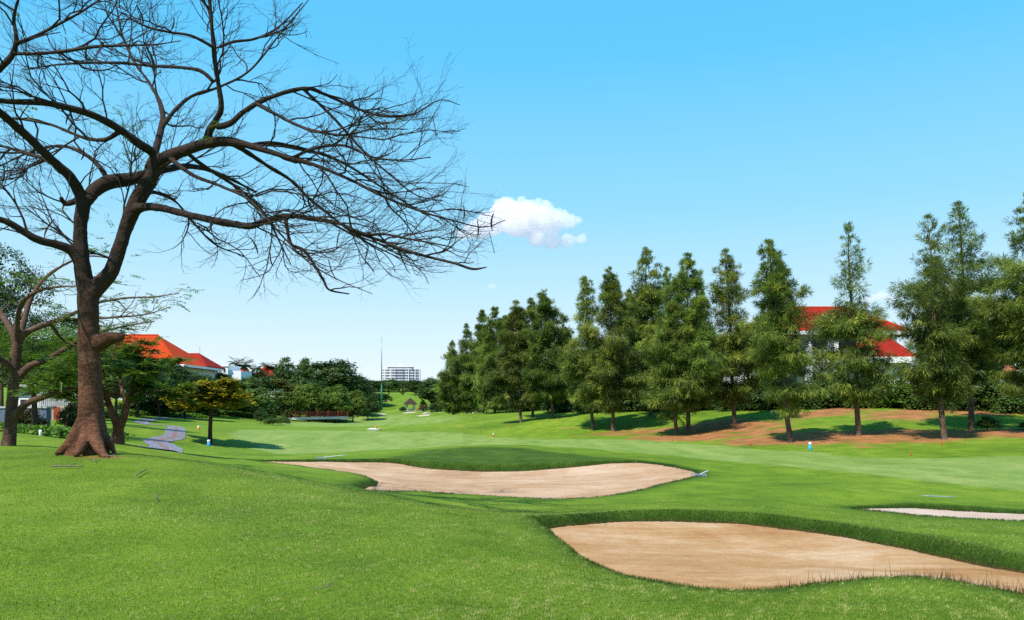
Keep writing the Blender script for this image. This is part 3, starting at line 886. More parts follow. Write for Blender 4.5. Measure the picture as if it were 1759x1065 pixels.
BACKCAS = [
 ('casuarina behind the leaning trunk, seen between its neighbours',915,712,92,515,912,90,0.4),
 ('dark casuarina behind the open grass end of the row',850,709,112,528,850,90,0.35),
 ('sparse small casuarina at the far end of the row',802,706,138,558,801,62,0.9),
 ('smallest casuarina at the far end of the row above pink blossom',778,706,142,588,777,56,0.8),
 ('casuarina set back between the twin trunk and the bare trunk',1085,708,88,500,1080,90,0.5),
 ('casuarina set back with its thin top between two taller steeples',1145,708,88,462,1146,95,0.7),
 ('casuarina set back left of the slender lone tree',1212,705,86,500,1205,100,0.4),
 ('casuarina set back behind the tall tree by the blue marker post',1318,704,78,440,1334,110,0.6),
 ('slim casuarina rising behind the broad pale trunked one',1622,712,64,418,1606,95,0.9),
 ('slim casuarina behind the row where the leaning trunk stands',972,709,100,560,968,70,0.4),
 ('dark casuarina deep behind the forward tree on open grass',870,709,116,545,868,80,0.3),
 ('tall dark casuarina just left of the sunlit forward tree',830,708,125,535,828,80,0.4),
]
for i, a in enumerate(BACKCAS):
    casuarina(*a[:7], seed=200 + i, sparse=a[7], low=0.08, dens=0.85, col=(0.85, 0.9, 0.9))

# ------------------------------------------------------------------ bare flame tree in front
def px_limb(Y0, base, pts, s=1.0):
    """limb points (px, py, depth offset, half width in px) -> local (x, y, z, r)"""
    out = []
    for px, py, dy, r in pts:
        p = P(px, py, Y0 + dy) - base
        out.append((*p, r / F * (Y0 + dy) * s))
    return out

def fine_twigs(rg, tubes, limbs, centre, spacing, len0, r0, levels, out_bias=0.35, flat=0.5, droop=0.02, up=0.10, start=0.25, tips=None, inside=None):
    """side shoots along each limb, and shoots on those shoots"""
    todo = [(p, r, 0) for p, r in limbs]
    while todo:
        p, r, lev = todo.pop()
        seg = np.linalg.norm(np.diff(p, axis=0), axis=1); s = np.concatenate([[0], np.cumsum(seg)]); L = s[-1]
        st = start if lev == 0 else 0.15
        gap = spacing[lev]
        x = L * st + rg.uniform(0, gap)
        side = rg.choice([-1, 1])
        while x < L * 0.985:
            k = min(np.searchsorted(s, x), len(p) - 1); k = max(k, 1)
            f = (x - s[k - 1]) / max(s[k] - s[k - 1], 1e-6)
            o = p[k - 1] * (1 - f) + p[k] * f
            t = norm(p[k] - p[k - 1])
            ro = r[k - 1] * (1 - f) + r[k] * f
            a = norm(np.cross(t, rg.normal(size=3)))
            a[2] *= flat; a = norm(a)
            ang = rg.uniform(0.45, 1.05)
            outd = norm((o - centre) * np.array([1, 1, 0.35]))
            d = norm(t * math.cos(ang) + a * math.sin(ang) + outd * out_bias + np.array([0, 0, 0.12 if lev else 0.05]))
            remain = 0.45 + 0.75 * (1 - x / L)
            l = len0[lev] * rg.uniform(0.45, 1.25) * (remain if lev == 0 else rg.uniform(0.6, 1.1))
            n = 7 if lev == 0 else (5 if lev == 1 else 3)
            q, dn = bend(rg, o, d, l, n, (0.22, 0.20, 0.16, 0.12)[lev], droop, up)
            if inside is not None and lev < 3 and not inside(q[-1]):
                if lev > 0 or not inside(q[3]):
                    x += gap * rg.uniform(0.55, 1.5); continue
                q = q[0] + (q - q[0]) * 0.5
            rr = min(r0[lev] * rg.uniform(0.75, 1.25), ro * 0.75)
            rad = np.linspace(rr, max(rr * 0.35, 0.0016), n + 1)
            tubes.append((q, rad, 5 if lev == 0 else (4 if lev == 1 else 3)))
            if tips is not None: tips.append((q[-1], dn, lev))
            if lev + 1 < levels: todo.append((q, rad, lev + 1))
            x += gap * rg.uniform(0.55, 1.5)
            side = -side

def remeshed(name, tubes, mat, parent, voxel, smooth_it=5, detail=0.0, seed=0):
    """trunk and main limbs grown together into one skin"""
    o = tubes_mesh(name, tubes, mat, parent)
    md = o.modifiers.new('r', 'REMESH'); md.mode = 'VOXEL'; md.voxel_size = voxel; md.use_smooth_shade = True
    ms = o.modifiers.new('s', 'SMOOTH'); ms.factor = 0.5; ms.iterations = smooth_it
    dg = bpy.context.evaluated_depsgraph_get()
    me = bpy.data.meshes.new_from_object(o.evaluated_get(dg))
    o.modifiers.clear()
    old = o.data; o.data = me; bpy.data.meshes.remove(old)
    me.name = name
    if not me.materials: me.materials.append(mat)
    n = len(me.vertices)
    if detail:
        co = np.empty(n * 3, np.float32); me.vertices.foreach_get('co', co); co = co.reshape(-1, 3)
        no = np.empty(n * 3, np.float32); me.vertices.foreach_get('normal', no); no = no.reshape(-1, 3)
        h = lumps(co[:, 0] + co[:, 1], co[:, 2] * 1.2, seed, (5, 9, 17)) + 0.5 * lumps(co[:, 0] * 2 - co[:, 1], co[:, 2] * 3, seed + 1, (11, 23))
        co += no * (h * detail)[:, None]
        me.vertices.foreach_set('co', co.ravel()); me.update()
    me.polygons.foreach_set('use_smooth', np.ones(len(me.polygons), bool))
    return o

def feathery(rg, c, dirs, ln, n_leaf, leaf, wid):
    """flat feather-like sprays of leaflets in pairs along a stalk; returns diamonds"""
    n = len(c)
    k = np.repeat(np.arange(n), n_leaf); m = len(k)
    s = np.tile(np.linspace(0.15, 1, n_leaf), n)
    side = np.where(np.tile(np.arange(n_leaf), n) % 2 == 0, 1.0, -1.0)
    up = norm(np.array([0, 0, 1.0]) + rg.normal(size=(n, 3)) * 0.25)
    sv = norm(np.cross(dirs, up))
    cc = c[k] + dirs[k] * (s * ln[k])[:, None] + sv[k] * (side * leaf * 0.55)[:, None] + np.array([0, 0, -1]) * (0.12 * s * s * ln[k])[:, None]
    u = norm(sv[k] * side[:, None] + dirs[k] * 0.5 + rg.normal(size=(m, 3)) * 0.18)
    w = norm(np.cross(u, up[k]))
    sc = rg.uniform(0.7, 1.2, m)
    return cc, u * (leaf * 0.6 * sc)[:, None], w * (wid * sc)[:, None], 0.5 + rg.normal(0, 0.2, n)[k] + rg.normal(0, 0.1, m)

def big_tree():
    rg = np.random.default_rng(42)
    Y0 = 15.6
    X = (157 - CX) / F * Y0
    base = np.array([X, Y0, gz(X, Y0)])
    root = thing('flame_tree', 'large leafless flame tree with flared reddish trunk and hanging pods on the near mound', 'tree', base)
    L = lambda pts: catmull(px_limb(Y0, base, pts, 0.93), 0.06)
    wood = []
    def w(pts, k=14):
        c = L(pts)
        wood.append((c[:, :3], np.maximum(c[:, 3], 0.012), k))
        return c
    w([(149,800,0,46),(150,784,0,41),(152,770,0,36),(154,756,0,31),(156,740,0,27.5),(157,722,0,24),(156,690,0,21.5),(155,650,0,19.8),(153,600,0,18.8),(152,550,0,17.8),(151,510,0,18.2),(150,485,0,17.5)], 28)
    # buttress roots
    for pts in ([(148,700,-.05,9),(138,735,-.12,13),(123,760,-.25,11.5),(106,773,-.3,7),(95,781,-.35,3)],
                [(163,715,0,9),(174,743,.05,10.5),(188,762,.0,8),(197,778,0,4),(203,788,0,2)],
                [(158,712,-.1,9),(162,745,-.3,12),(170,768,-.5,10),(180,783,-.65,6),(188,791,-.8,2.5)],
                [(155,715,-.1,9),(148,748,-.32,11.5),(139,770,-.5,9),(129,784,-.65,4)],
                [(158,705,.1,14),(150,745,.4,12),(140,766,.8,5)],[(160,705,.1,14),(172,745,.45,11),(186,764,.9,5)]):
        w(pts, 12)
    # burl on the right of the trunk
    w([(157,594,0,14),(170,589,-.03,16),(183,583,-.06,13.5),(195,580,-.1,11),(205,580,-.12,9.5),(211,582,-.12,8)], 14)
    limbs = []
    def limb(pts, k=12): limbs.append(w(pts, k))
    limb([(149,500,0,16),(143,470,-.05,15),(139,430,-.1,13),(138,385,-.1,12),(143,352,-.1,12.5),(140,330,-.1,10)])             # left stem
    limb([(157,505,0,16),(172,488,.05,15),(191,466,.1,13.5),(204,430,.15,12.5),(215,395,.2,12),(228,362,.2,14),(244,330,.2,14),(262,300,.2,12.5),(272,275,.2,13)])  # right stem
    limb([(150,345,-.1,10),(165,325,.1,12.5),(190,312,.3,13.5),(222,308,.5,12),(252,300,.6,9),(290,290,1.0,7),(330,286,1.5,5),(380,300,2.0,3.5),(440,330,2.6,2)])     # limb from left stem over to the right
    limb([(138,335,-.1,11),(122,305,-.3,9.5),(100,285,-.5,8.5),(72,258,-.8,8),(40,228,-1.1,8),(8,200,-1.4,7.5),(-40,160,-1.8,6),(-110,110,-2.2,4),(-180,80,-2.5,2)])   # up left
    limb([(272,278,.2,12),(262,262,.1,9),(240,248,-.2,8),(205,222,-.5,7.5),(165,200,-.9,7),(120,186,-1.3,6.5),(70,176,-1.7,6),(10,174,-2.0,5),(-60,160,-2.3,4),(-150,150,-2.6,2)])
    limb([(270,280,.2,13),(292,268,.1,12),(325,256,-.1,10.5),(355,246,-.2,10),(390,243,-.2,9),(420,248,-.3,7),(455,258,-.4,5.5),(500,272,-.6,4.8),(545,285,-.8,4),(600,308,-1.0,3.2),(660,338,-1.2,2.6),(720,362,-1.3,2),(775,378,-1.3,1.5),(830,390,-1.3,1.1),(868,378,-1.3,.7)])
    limb([(355,246,-.2,9),(360,225,-.25,7),(372,205,-.3,6),(380,185,-.4,5),(376,150,-.5,5),(370,110,-.6,4.5),(366,70,-.7,4),(362,25,-.8,3.5),(356,-30,-.9,2.6),(350,-90,-1,1.6)])
    limb([(372,218,-.3,6),(395,212,-.4,5.5),(415,195,-.4,5),(440,178,-.3,4.5),(470,165,-.2,4.2),(505,155,0,4),(532,152,.1,3.6),(565,165,.3,3),(610,185,.5,2.4),(660,200,.7,1.9),(710,196,.9,1.5),(755,172,1.0,1),(790,180,1.0,.6)])
    limb([(520,153,.05,3),(545,175,.2,2.8),(580,210,.3,2.4),(625,260,.4,2),(670,300,.4,1.7),(715,335,.4,1.2),(760,345,.4,.8)])
    limb([(228,362,.2,11),(250,355,0,8),(280,358,-.2,7.2),(320,368,-.4,6.8),(360,377,-.6,6.5),(400,385,-.8,6.8),(432,388,-.9,6.2),(460,378,-1.0,5.2),(495,371,-1.1,5),(540,376,-1.2,4.5),(585,385,-1.3,3.8),(615,400,-1.4,3.4),(650,412,-1.5,3.2),(690,428,-1.6,3),(735,441,-1.7,2.6),(780,452,-1.8,2.4),(812,462,-1.8,2.4),(836,459,-1.8,1)])
    limb([(490,373,-1.1,4.5),(494,395,-1.15,4),(500,420,-1.2,3.6),(522,430,-1.25,3.2),(540,455,-1.3,2.8),(556,482,-1.3,2.6),(566,498,-1.3,2),(600,505,-1.3,1.2)])
    limb([(600,392,-1.4,3),(630,402,-1.5,2.4),(660,402,-1.7,2.2),(700,410,-1.9,2),(745,418,-2,1.4),(780,425,-2,.8)])
    limb([(140,455,-.1,12),(122,430,-.2,9.5),(96,420,-.4,8),(66,412,-.6,7.5),(36,395,-.8,6.5),(4,378,-1,6),(-50,372,-1.3,4.5),(-120,360,-1.6,2.5)])
    limb([(130,345,-.1,6),(112,350,-.1,4.5),(104,338,-.2,4)])                       # stump
    limb([(255,290,.2,8),(268,255,.5,6.5),(276,225,.9,6),(280,200,1.2,5.5),(272,170,1.6,4),(255,140,2.0,3),(230,105,2.3,2.4),(210,60,2.6,2),(200,10,2.8,1.4)])
    limb([(276,222,.9,5),(300,190,1.2,4),(330,165,1.6,3.2),(380,148,2.0,2.6),(430,120,2.4,2),(480,60,2.8,1.5),(530,0,3,.8)])
    limb([(-60,150,-1.8,8),(-20,130,-1.9,7.5),(5,112,-2,6.5),(22,92,-2,5.5),(28,66,-2.1,4),(24,30,-2.1,3),(34,-10,-2.2,2.2)])
    limb([(22,92,-2,4),(60,92,-2.1,3.6),(110,88,-2.2,3.2),(165,80,-2.3,2.8),(220,78,-2.4,2.2),(270,76,-2.5,1.3),(310,70,-2.5,.8)])
    limb([(28,74,-2.1,3),(60,62,-2,2.8),(100,42,-1.9,2.4),(140,20,-1.8,2),(178,-5,-1.7,1.2)])
    limb([(368,142,-.5,4),(345,122,-.5,3.6),(310,116,-.4,3.2),(260,113,-.2,3),(205,108,0,2.6),(150,108,.2,2.2),(90,112,.4,1.6),(40,120,.6,1)])
    limb([(374,82,-.7,3),(400,72,-.6,2.6),(440,66,-.4,2.2),(480,45,-.2,1.7),(520,5,0,1)])
    limb([(372,84,-.7,3),(330,62,-.9,2.6),(290,55,-1,2.2),(250,45,-1.2,1.8),(205,20,-1.3,1.2)])
    limb([(400,247,-.25,6),(425,262,-.1,4.5),(460,285,.2,4),(500,310,.5,3.4),(530,340,.8,2.8),(570,372,1.1,2.2),(620,410,1.4,1.7),(680,440,1.6,1.2),(730,462,1.7,.7)])
    limb([(320,262,0,5),(350,285,.4,4),(390,310,.8,3.2),(430,340,1.1,2.6),(460,375,1.4,2.2),(480,415,1.6,1.6),(500,455,1.7,1)])
    limb([(290,270,.1,5),(330,300,-.5,3.8),(380,320,-1.0,3),(430,345,-1.4,2.4),(480,400,-1.7,2),(530,450,-1.9,1.5),(580,480,-2,1),(640,505,-2.1,.6)])
    limb([(240,345,.2,6),(262,330,.7,4),(300,345,1.2,3),(330,380,1.6,2.2),(370,420,1.9,1.6),(420,440,2.1,1)])
    limb([(120,300,-.3,5),(80,275,.2,4.2),(40,262,.6,3.4),(0,250,1,2.6),(-50,240,1.4,1.8)])
    limb([(210,222,-.5,5),(180,240,-.2,4),(140,235,.2,3.4),(90,215,.6,2.8),(40,205,1,2.2),(-10,200,1.3,1.6)])
    limb([(190,318,.3,6),(170,285,.7,4.5),(140,262,1.1,3.6),(100,250,1.5,2.8),(50,262,1.8,2),(0,285,2,1.2)])
    limb([(500,272,-.6,3.5),(540,255,-.9,2.8),(590,250,-1.2,2.3),(640,270,-1.5,1.8),(690,275,-1.7,1.3),(740,270,-1.8,.8)])
    limb([(440,178,-.3,3.5),(480,200,-.7,3),(530,222,-1.0,2.6),(590,232,-1.3,2),(640,222,-1.5,1.5),(700,222,-1.6,.9)])
    limb([(430,250,-.3,5),(470,246,.2,3.6),(530,258,.6,3),(590,280,1.0,2.4),(650,318,1.3,1.9),(700,350,1.5,1.4),(760,385,1.6,.8)])
    remeshed('trunk', wood, M['bark_big'], root, 0.019, 4, 0.012, 3)
    thin = []
    centre = np.array([0.6, 0.2, 4.2])
    tips = []
    # the crown's outline: a broad umbrella, widest at its drooping right side
    env = np.array([P(px, py, Y0) - base for px, py in [(-900,-700),(380,-330),(470,-60),(535,20),(575,92),(650,128),(768,155),(806,185),(812,290),(872,372),(850,470),(660,520),(550,532),(430,512),(330,492),(250,455),(120,445),(-900,480)]])[:, [0, 2]]
    def inside(p):
        x, z = p[0], p[2]; c = False; j = len(env) - 1
        for i in range(len(env)):
            if (env[i, 1] > z) != (env[j, 1] > z) and x < (env[j, 0] - env[i, 0]) * (z - env[i, 1]) / (env[j, 1] - env[i, 1]) + env[i, 0]: c = not c
            j = i
        return c
    ls = [(c[:, :3], np.maximum(c[:, 3], 0.010)) for c in limbs]
    # slender ends of the limbs keep their true thickness here
    for c in limbs:
        kk = np.nonzero(c[:, 3] < 0.03)[0]
        if len(kk) > 3: thin.append((c[kk, :3], c[kk, 3], 6))
    fine_twigs(rg, thin, ls, centre, (0.38, 0.22, 0.165, 0.115), (2.25, 1.0, 0.45, 0.18), (0.020, 0.0115, 0.0066, 0.0036), 4, out_bias=0.34, flat=0.5, droop=0.012, up=0.12, start=0.25, tips=tips, inside=inside)
    tubes_mesh('branch_crown', thin, M['twig'], root)
    # pods
    pods = []
    cand = [t for t in tips if t[2] == 1]
    for i in rg.permutation(len(cand))[:60]:
        o, d, _ = cand[i]
        pods.append(o)
    shapes = []
    for v in range(4):
        l = 0.26 + 0.05 * v; n = 9
        s = np.linspace(0, 1, n)
        x = np.sin(s * math.pi * 0.8) * 0.05 * (1 if v % 2 else -1); z = -s * l
        wv = 0.017 * np.sin(np.clip(s * 0.92 + 0.06, 0, 1) * math.pi) ** 0.5 + 0.002
        wv *= 1 + 0.10 * np.cos(s * 40)
        V = []
        for q in range(n):
            for a in range(6):
                V.append((x[q] + wv[q] * math.cos(a * math.pi / 3), 0.006 * math.sin(a * math.pi / 3), z[q]))
        f = [(q * 6 + a, q * 6 + (a + 1) % 6, q * 6 + 6 + (a + 1) % 6, q * 6 + 6 + a) for q in range(n - 1) for a in range(6)]
        shapes.append((V, f))
    protos = []
    for i, o in enumerate(pods):
        if i < 4:
            ob = mesh_np('seed_pod', shapes[i][0], np.array(shapes[i][1]), M['pod'], root)
            protos.append(ob)
        else:
            ob = protos[i % 4].copy(); COL.objects.link(ob); ob.parent = root
        ob.location = [float(q) for q in o]
        ob.rotation_euler = (rg.normal(0, .2), rg.normal(0, .25), rg.uniform(0, 6.28))
    # a few sprays of green leaf low in the crown
    C = []
    for px, py, dy, k, spread in [(205,205,-.5,16,.16),(215,272,-.3,14,.16),(362,215,-.3,16,.13),(366,235,-.3,8,.10),(20,160,-1.5,18,.22),(190,195,-.5,10,.15),(95,385,.3,12,.25),(60,380,.3,10,.2),(510,245,.2,8,.12),(690,215,.8,6,.1),(40,10,-1.8,6,.15),(180,385,.6,10,.2)]:
        C.append(P(px, py, Y0 + dy) - base + rg.normal(size=(k, 3)) * spread)
    C = np.concatenate(C)
    d = rand_unit(rg, len(C)); d[:, 2] *= 0.3; d = norm(d)
    foliage('leaves', *feathery(rg, C, d, rg.uniform(0.15, 0.3, len(C)), 16, 0.05, 0.008), M['leaf_lime'], root)
big_tree()

# ------------------------------------------------------------------ smaller flame trees with feathery leaf on the left
def leafy_flame(name, label, px, py, Y0, traced, trunk_k, seed, spacing, lens, rads, levels, leaf_mat, n_spray, per_spray, ln, leaf, wid, bark, group=None, box=None, centre_z=2.5, leaf_col=(1, 1, 1), out_bias=0.4, voxel=0.025, fill=None):
    rg = np.random.default_rng(seed)
    X = (px - CX) / F * Y0
    base = np.array([X, Y0, gz(X, Y0)])
    root = thing(name, label, 'tree', base, 0, group)
    wood, limbs = [], []
    for i, pts in enumerate(traced):
        c = catmull(px_limb(Y0, base, pts, 0.84), 0.10)
        wood.append((c[:, :3], np.maximum(c[:, 3], voxel * 0.62), 16 if i < trunk_k else 10))
        if i >= trunk_k: limbs.append((c[:, :3], np.maximum(c[:, 3], 0.010)))
    remeshed('trunk', wood, M[bark], root, voxel, 4, 0.008, seed)
    thin, tips = [], []
    for p, r in limbs:
        kk = np.nonzero(r < voxel * 1.3)[0]
        if len(kk) > 3: thin.append((p[kk], r[kk], 5))
    fine_twigs(rg, thin, limbs, np.array([0, 0, centre_z]), spacing, lens, rads, levels, out_bias, 0.45, 0.01, 0.10, 0.22, tips)
    tubes_mesh('branch_crown', thin, M['twig'] if bark != 'bark_grey' else M['stick'], root)
    tp = np.array([t[0] for t in tips]); td = np.array([t[1] for t in tips])
    if box is not None:
        w_ = tp + base
        pxs = CX + w_[:, 0] / w_[:, 1] * F; pys = HY - (w_[:, 2] - EYE) / w_[:, 1] * F
        pr = box(pxs, pys)
    else:
        pr = np.ones(len(tp))
    pr = pr / pr.sum()
    idx = rg.choice(len(tp), n_spray, p=pr)
    k = np.repeat(idx, per_spray)
    c = tp[k] + rg.normal(size=(len(k), 3)) * np.array([0.14, 0.14, 0.04]) * (ln / 0.3)
    d = td[k] * 0.5 + rand_unit(rg, len(k)); d[:, 2] *= 0.2; d = norm(d)
    if fill:
        n, rx, rz, cz = fill
        m = max(1, n // 14); cl = rand_unit(rg, m) * rg.uniform(.3, 1, (m, 1)) ** .5; cl[:, 2] = np.abs(cl[:, 2]) * 0.9 - 0.25
        e = (cl * [rx, rx, rz])[rg.integers(0, m, n)] + rg.normal(size=(n, 3)) * [.30, .30, .12] + [0, 0, cz]
        c = np.vstack([c, e]); d2 = rand_unit(rg, n); d2[:, 2] *= .2; d = np.vstack([d, norm(d2)]); k = np.concatenate([k, np.zeros(n, int)])
    o = foliage('crown', *feathery(rg, c, d, rg.uniform(0.6, 1.2, len(k)) * ln, 14, leaf, wid), leaf_mat, root)
    o.color = (*leaf_col, 1)
    return root

leafy_flame('flame_tree', 'smaller flame tree with pale lichened trunk at the left edge of the lawn', 15, 765, 21.0, [
    [(14,790,0,17),(14,768,0,15),(17,745,0,12.5),(20,700,0,11),(24,650,0,10.5),(27,610,0,10.5),(30,585,0,9)],
    [(30,592,0,10),(22,572,0,7),(8,548,.2,6),(-12,520,.4,5),(-50,480,.6,3.5),(-90,450,.8,2)],
    [(28,588,0,9),(45,572,-.1,7),(70,560,-.2,6),(100,550,-.3,5),(132,536,-.3,4),(170,520,0,3),(215,512,.3,2.4),(262,510,.6,1.6),(308,504,.8,.9)],
    [(26,655,0,10),(50,630,.1,7.5),(80,618,.3,6.5),(108,602,.6,5.5),(135,586,.9,4.5),(175,570,1.3,3.2),(215,560,1.8,2.2),(265,552,2.2,1.2)],
    [(22,720,0,9),(45,694,-.2,7),(75,682,-.4,6),(110,670,-.6,5),(150,662,-.7,3.6),(190,660,-.8,2)],
    [(30,590,0,8),(42,550,.3,6),(52,515,.6,5),(75,480,1,4),(110,455,1.4,3),(150,440,1.8,2),(200,445,2.2,1.2)],
    [(30,588,0,7),(30,550,-.4,5.5),(38,520,-.8,4.5),(66,500,-1.3,3.4),(110,492,-1.7,2.4),(160,495,-2,1.4)],
    [(24,640,0,7),(8,622,-.3,6),(-20,605,-.6,5),(-60,590,-.9,3),(-110,580,-1,1.6)],
    [(100,550,-.3,4),(150,548,-.9,3),(200,545,-1.3,2.2),(250,540,-1.6,1.4),(290,528,-1.7,.8)],
    [(90,560,-.2,4),(110,585,.2,3),(150,600,.6,2.2),(195,615,1,1.3)]], 1, 61,
    (0.42, 0.24, 0.15), (1.15, 0.55, 0.25), (0.013, 0.008, 0.0045), 3, M['leaf_lime'], 600, 3, 0.30, 0.070, 0.017, 'bark_grey',
    box=lambda x, y: np.where((x < 165) & (y > 545), 1.0, np.where(x > 190, 0.05, 0.14)), centre_z=3.0, leaf_col=(0.8, 0.85, 0.8))
leafy_flame('flame_tree', 'low forked flame tree with feathery green crown just behind the big trunk', 203, 764, 29.0, [
    [(203,785,0,15),(203,762,0,12.5),(203,742,0,11),(204,728,0,11)],
    [(204,735,0,9),(193,712,0,7),(186,690,.1,6),(176,668,.2,5),(160,645,.4,3.4),(140,628,.6,2)],
    [(204,735,0,10),(214,712,.1,8),(220,690,.2,6.5),(232,668,.2,4.5),(255,650,.3,3),(285,640,.4,1.8)],
    [(218,696,.1,5),(210,672,.6,4),(205,640,1.1,3),(200,610,1.6,2),(190,590,2,1.2)],
    [(222,690,.2,4),(228,655,-.3,3.4),(236,638,-.8,2.6),(242,626,-1.2,1.6),(252,622,-1.5,1)],
    [(190,700,0,4),(170,690,-.3,3.2),(150,682,-.6,2.4),(130,680,-.8,1.4)],
    [(230,672,.2,3.4),(255,674,.5,2.6),(285,668,.8,1.8),(305,660,1,1)],
    [(186,688,.1,4),(180,650,-.5,3),(172,615,-1,2),(165,590,-1.4,1.2)],
    [(224,690,.2,4),(240,655,.9,3),(250,640,1.5,2.2),(258,632,2.1,1.4)]], 1, 62,
    (0.45, 0.26, 0.16), (1.3, 0.65, 0.3), (0.014, 0.009, 0.005), 3, M['leaf_lime'], 900, 4, 0.34, 0.09, 0.024, 'bark_big',
    centre_z=2.2, leaf_col=(0.72, 0.78, 0.8))
leafy_flame('flame_tree', 'small flat topped tree with golden yellow foliage beside the fairway', 361, 763, 62.0, [
    [(361,775,0,5.5),(361,762,0,5),(361,740,0,4.2),(362,718,0,4),(364,706,0,3.8)],
    [(363,712,0,2.2),(352,696,.3,1.8),(336,686,.8,1.8),(318,682,1.3,1.2),(302,688,1.6,.8)],
    [(363,710,0,3.2),(372,694,-.3,2.6),(388,682,-.8,2),(405,678,-1.2,1.2),(414,684,-1.5,.8)],
    [(364,706,0,3),(362,688,.8,2.4),(356,674,1.6,1.7),(345,666,2.2,1)],
    [(364,706,0,3),(370,686,.6,2.4),(380,672,1.3,1.6),(392,666,1.8,1)],
    [(364,708,0,2.8),(362,690,-.9,2.2),(354,676,-1.8,1.5),(340,672,-2.4,1)],
    [(352,696,.3,2),(340,700,-.6,1.6),(322,698,-1.3,1),(308,700,-1.7,.6)]], 1, 63,
    (0.50, 0.32, 0.22), (1.5, 0.8, 0.4), (0.02, 0.012, 0.008), 3, M['leaf_yellow'], 2200, 4, 0.36, 0.14, 0.055, 'bark_dark',
    centre_z=2.6, voxel=0.05, fill=(2600, 2.9, 1.5, 3.35))

# ------------------------------------------------------------------ broadleaf trees, palms, shrubs (first of a kind is built, the rest are copies)
LOBES = {
 'round': ([(0,0,6.2,4.2,4.2,3.6),(2.4,1,5.0,2.4,2.4,2.2),(-2.5,-.6,5.2,2.4,2.4,2.2),(.4,-2.4,4.8,2.4,2.2,2.2),(-.6,2.4,5.2,2.4,2.2,2.2),(1.2,-.6,8.0,2.3,2.3,1.9),(-1.4,.4,7.6,2.2,2.2,1.9),(2.9,-1.6,3.9,1.7,1.6,1.5),(-3.1,1.2,3.8,1.7,1.6,1.5)], 300, 34, 0.52, 0.24, 2.6, 0.24, 0.0),
 'wide': ([(0,0,7.4,3.4,3.4,2.0),(3.0,.4,6.6,2.2,2.2,1.3),(-3.0,-.4,6.8,2.2,2.2,1.3),(.3,-3.0,6.4,2.2,2.1,1.3),(-.3,3.0,6.8,2.2,2.1,1.3),(2.2,-2.2,5.4,1.9,1.9,1.0),(-2.3,2.0,5.6,1.9,1.9,1.0),(1.4,1.2,8.6,1.9,1.9,1.1),(-1.3,-1.2,8.4,2.0,2.0,1.1)], 270, 32, 0.46, 0.21, 3.6, 0.22, 0.4),
 'loose': ([(0,0,8.2,2.0,2.0,1.6),(1.8,.6,6.6,1.7,1.7,1.3),(-2.0,-.3,7.0,1.6,1.6,1.2),(.5,-1.9,6.0,1.6,1.6,1.2),(-.8,1.9,5.8,1.7,1.7,1.3),(2.9,-1.0,5.0,1.4,1.4,1.0),(-3.0,1.0,4.8,1.4,1.4,1.1),(0.2,0.1,5.0,1.8,1.8,1.2),(1.0,2.6,7.4,1.2,1.2,.9)], 150, 30, 0.42, 0.24, 3.2, 0.20, 0.0),
 'airy': ([(0,0,8.0,2.6,2.6,1.6),(2.6,.6,6.8,2.2,2.0,1.2),(-2.6,-.3,7.2,2.2,2.0,1.2),(.5,-2.4,6.2,2.2,2.0,1.2),(-.8,2.4,6.0,2.2,2.0,1.3),(3.2,-1.2,4.8,1.8,1.8,1.0),(-3.2,1.2,4.6,1.8,1.8,1.1),(0.2,0.1,5.0,2.2,2.2,1.2),(1.0,2.6,7.6,1.5,1.5,.9)], 360, 34, 0.40, 0.10, 3.2, 0.16, 0.0),
 'tier': ([(0,0,8.4,3.0,3.0,.9),(2.6,.6,7.2,2.4,2.0,.7),(-2.6,-.3,7.4,2.4,2.0,.7),(.5,-2.4,6.2,2.6,2.2,.7),(-.8,2.4,6.4,2.4,2.2,.7),(3.0,-1.2,5.0,2.2,2.0,.6),(-3.0,1.2,4.8,2.2,2.0,.6),(0.6,-1.0,4.2,2.4,2.2,.6),(1.0,2.0,5.2,2.2,2.0,.6)], 420, 30, 0.36, 0.095, 3.4, 0.20, 1.0),
 'shrub': ([(0,0,4.6,3.6,3.4,4.4),(2.6,.8,3.6,2.6,2.4,3.3),(-2.6,-.6,3.8,2.6,2.4,3.5),(.6,-2.2,3.0,2.8,2.4,3.0),(-.8,2.0,4.0,2.6,2.4,3.6),(3.6,-.8,2.2,1.6,1.6,2.2),(-3.6,.6,2.4,1.6,1.6,2.3),(.6,.2,8.0,1.5,1.5,1.6)], 330, 26, 0.55, 0.26, 1.6, 0.16, 0.0),
}
PROTO = {}
def plant(kind, label, cat, px, Y, top_py, w_px, col=(1, 1, 1), name='broadleaf_tree', group=None, rz=None, sink=0.0, mat=None):
    X = (px - CX) / F * Y
    z0 = gz(X, Y) - sink
    H = max(0.5, EYE + (HY - top_py) / F * Y - z0)
    Wd = w_px / F * Y
    key = (kind, name, mat)
    if key not in PROTO:
        lobes, nc, per, cr, lf, th_, tr, flat = LOBES[kind]
        PROTO[key] = broadleaf(name, label, cat, 300 + len(PROTO), lobes, nc, per, cr, lf, M[mat or 'leaf'], th_, tr, group, flat)
        o = PROTO[key]
    else:
        o = copy_tree(PROTO[key])
    tag(o, label, cat, group)
    if group is None and 'group' in o: del o['group']
    o.location = (X, Y, z0)
    o.scale = (Wd / 9.6, Wd / 9.6, H / 9.7)
    o.rotation_euler = (0, 0, rz if rz is not None else (px * 1.7 + Y * .9) % 6.28)
    for c in o.children:
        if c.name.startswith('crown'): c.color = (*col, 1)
    return o

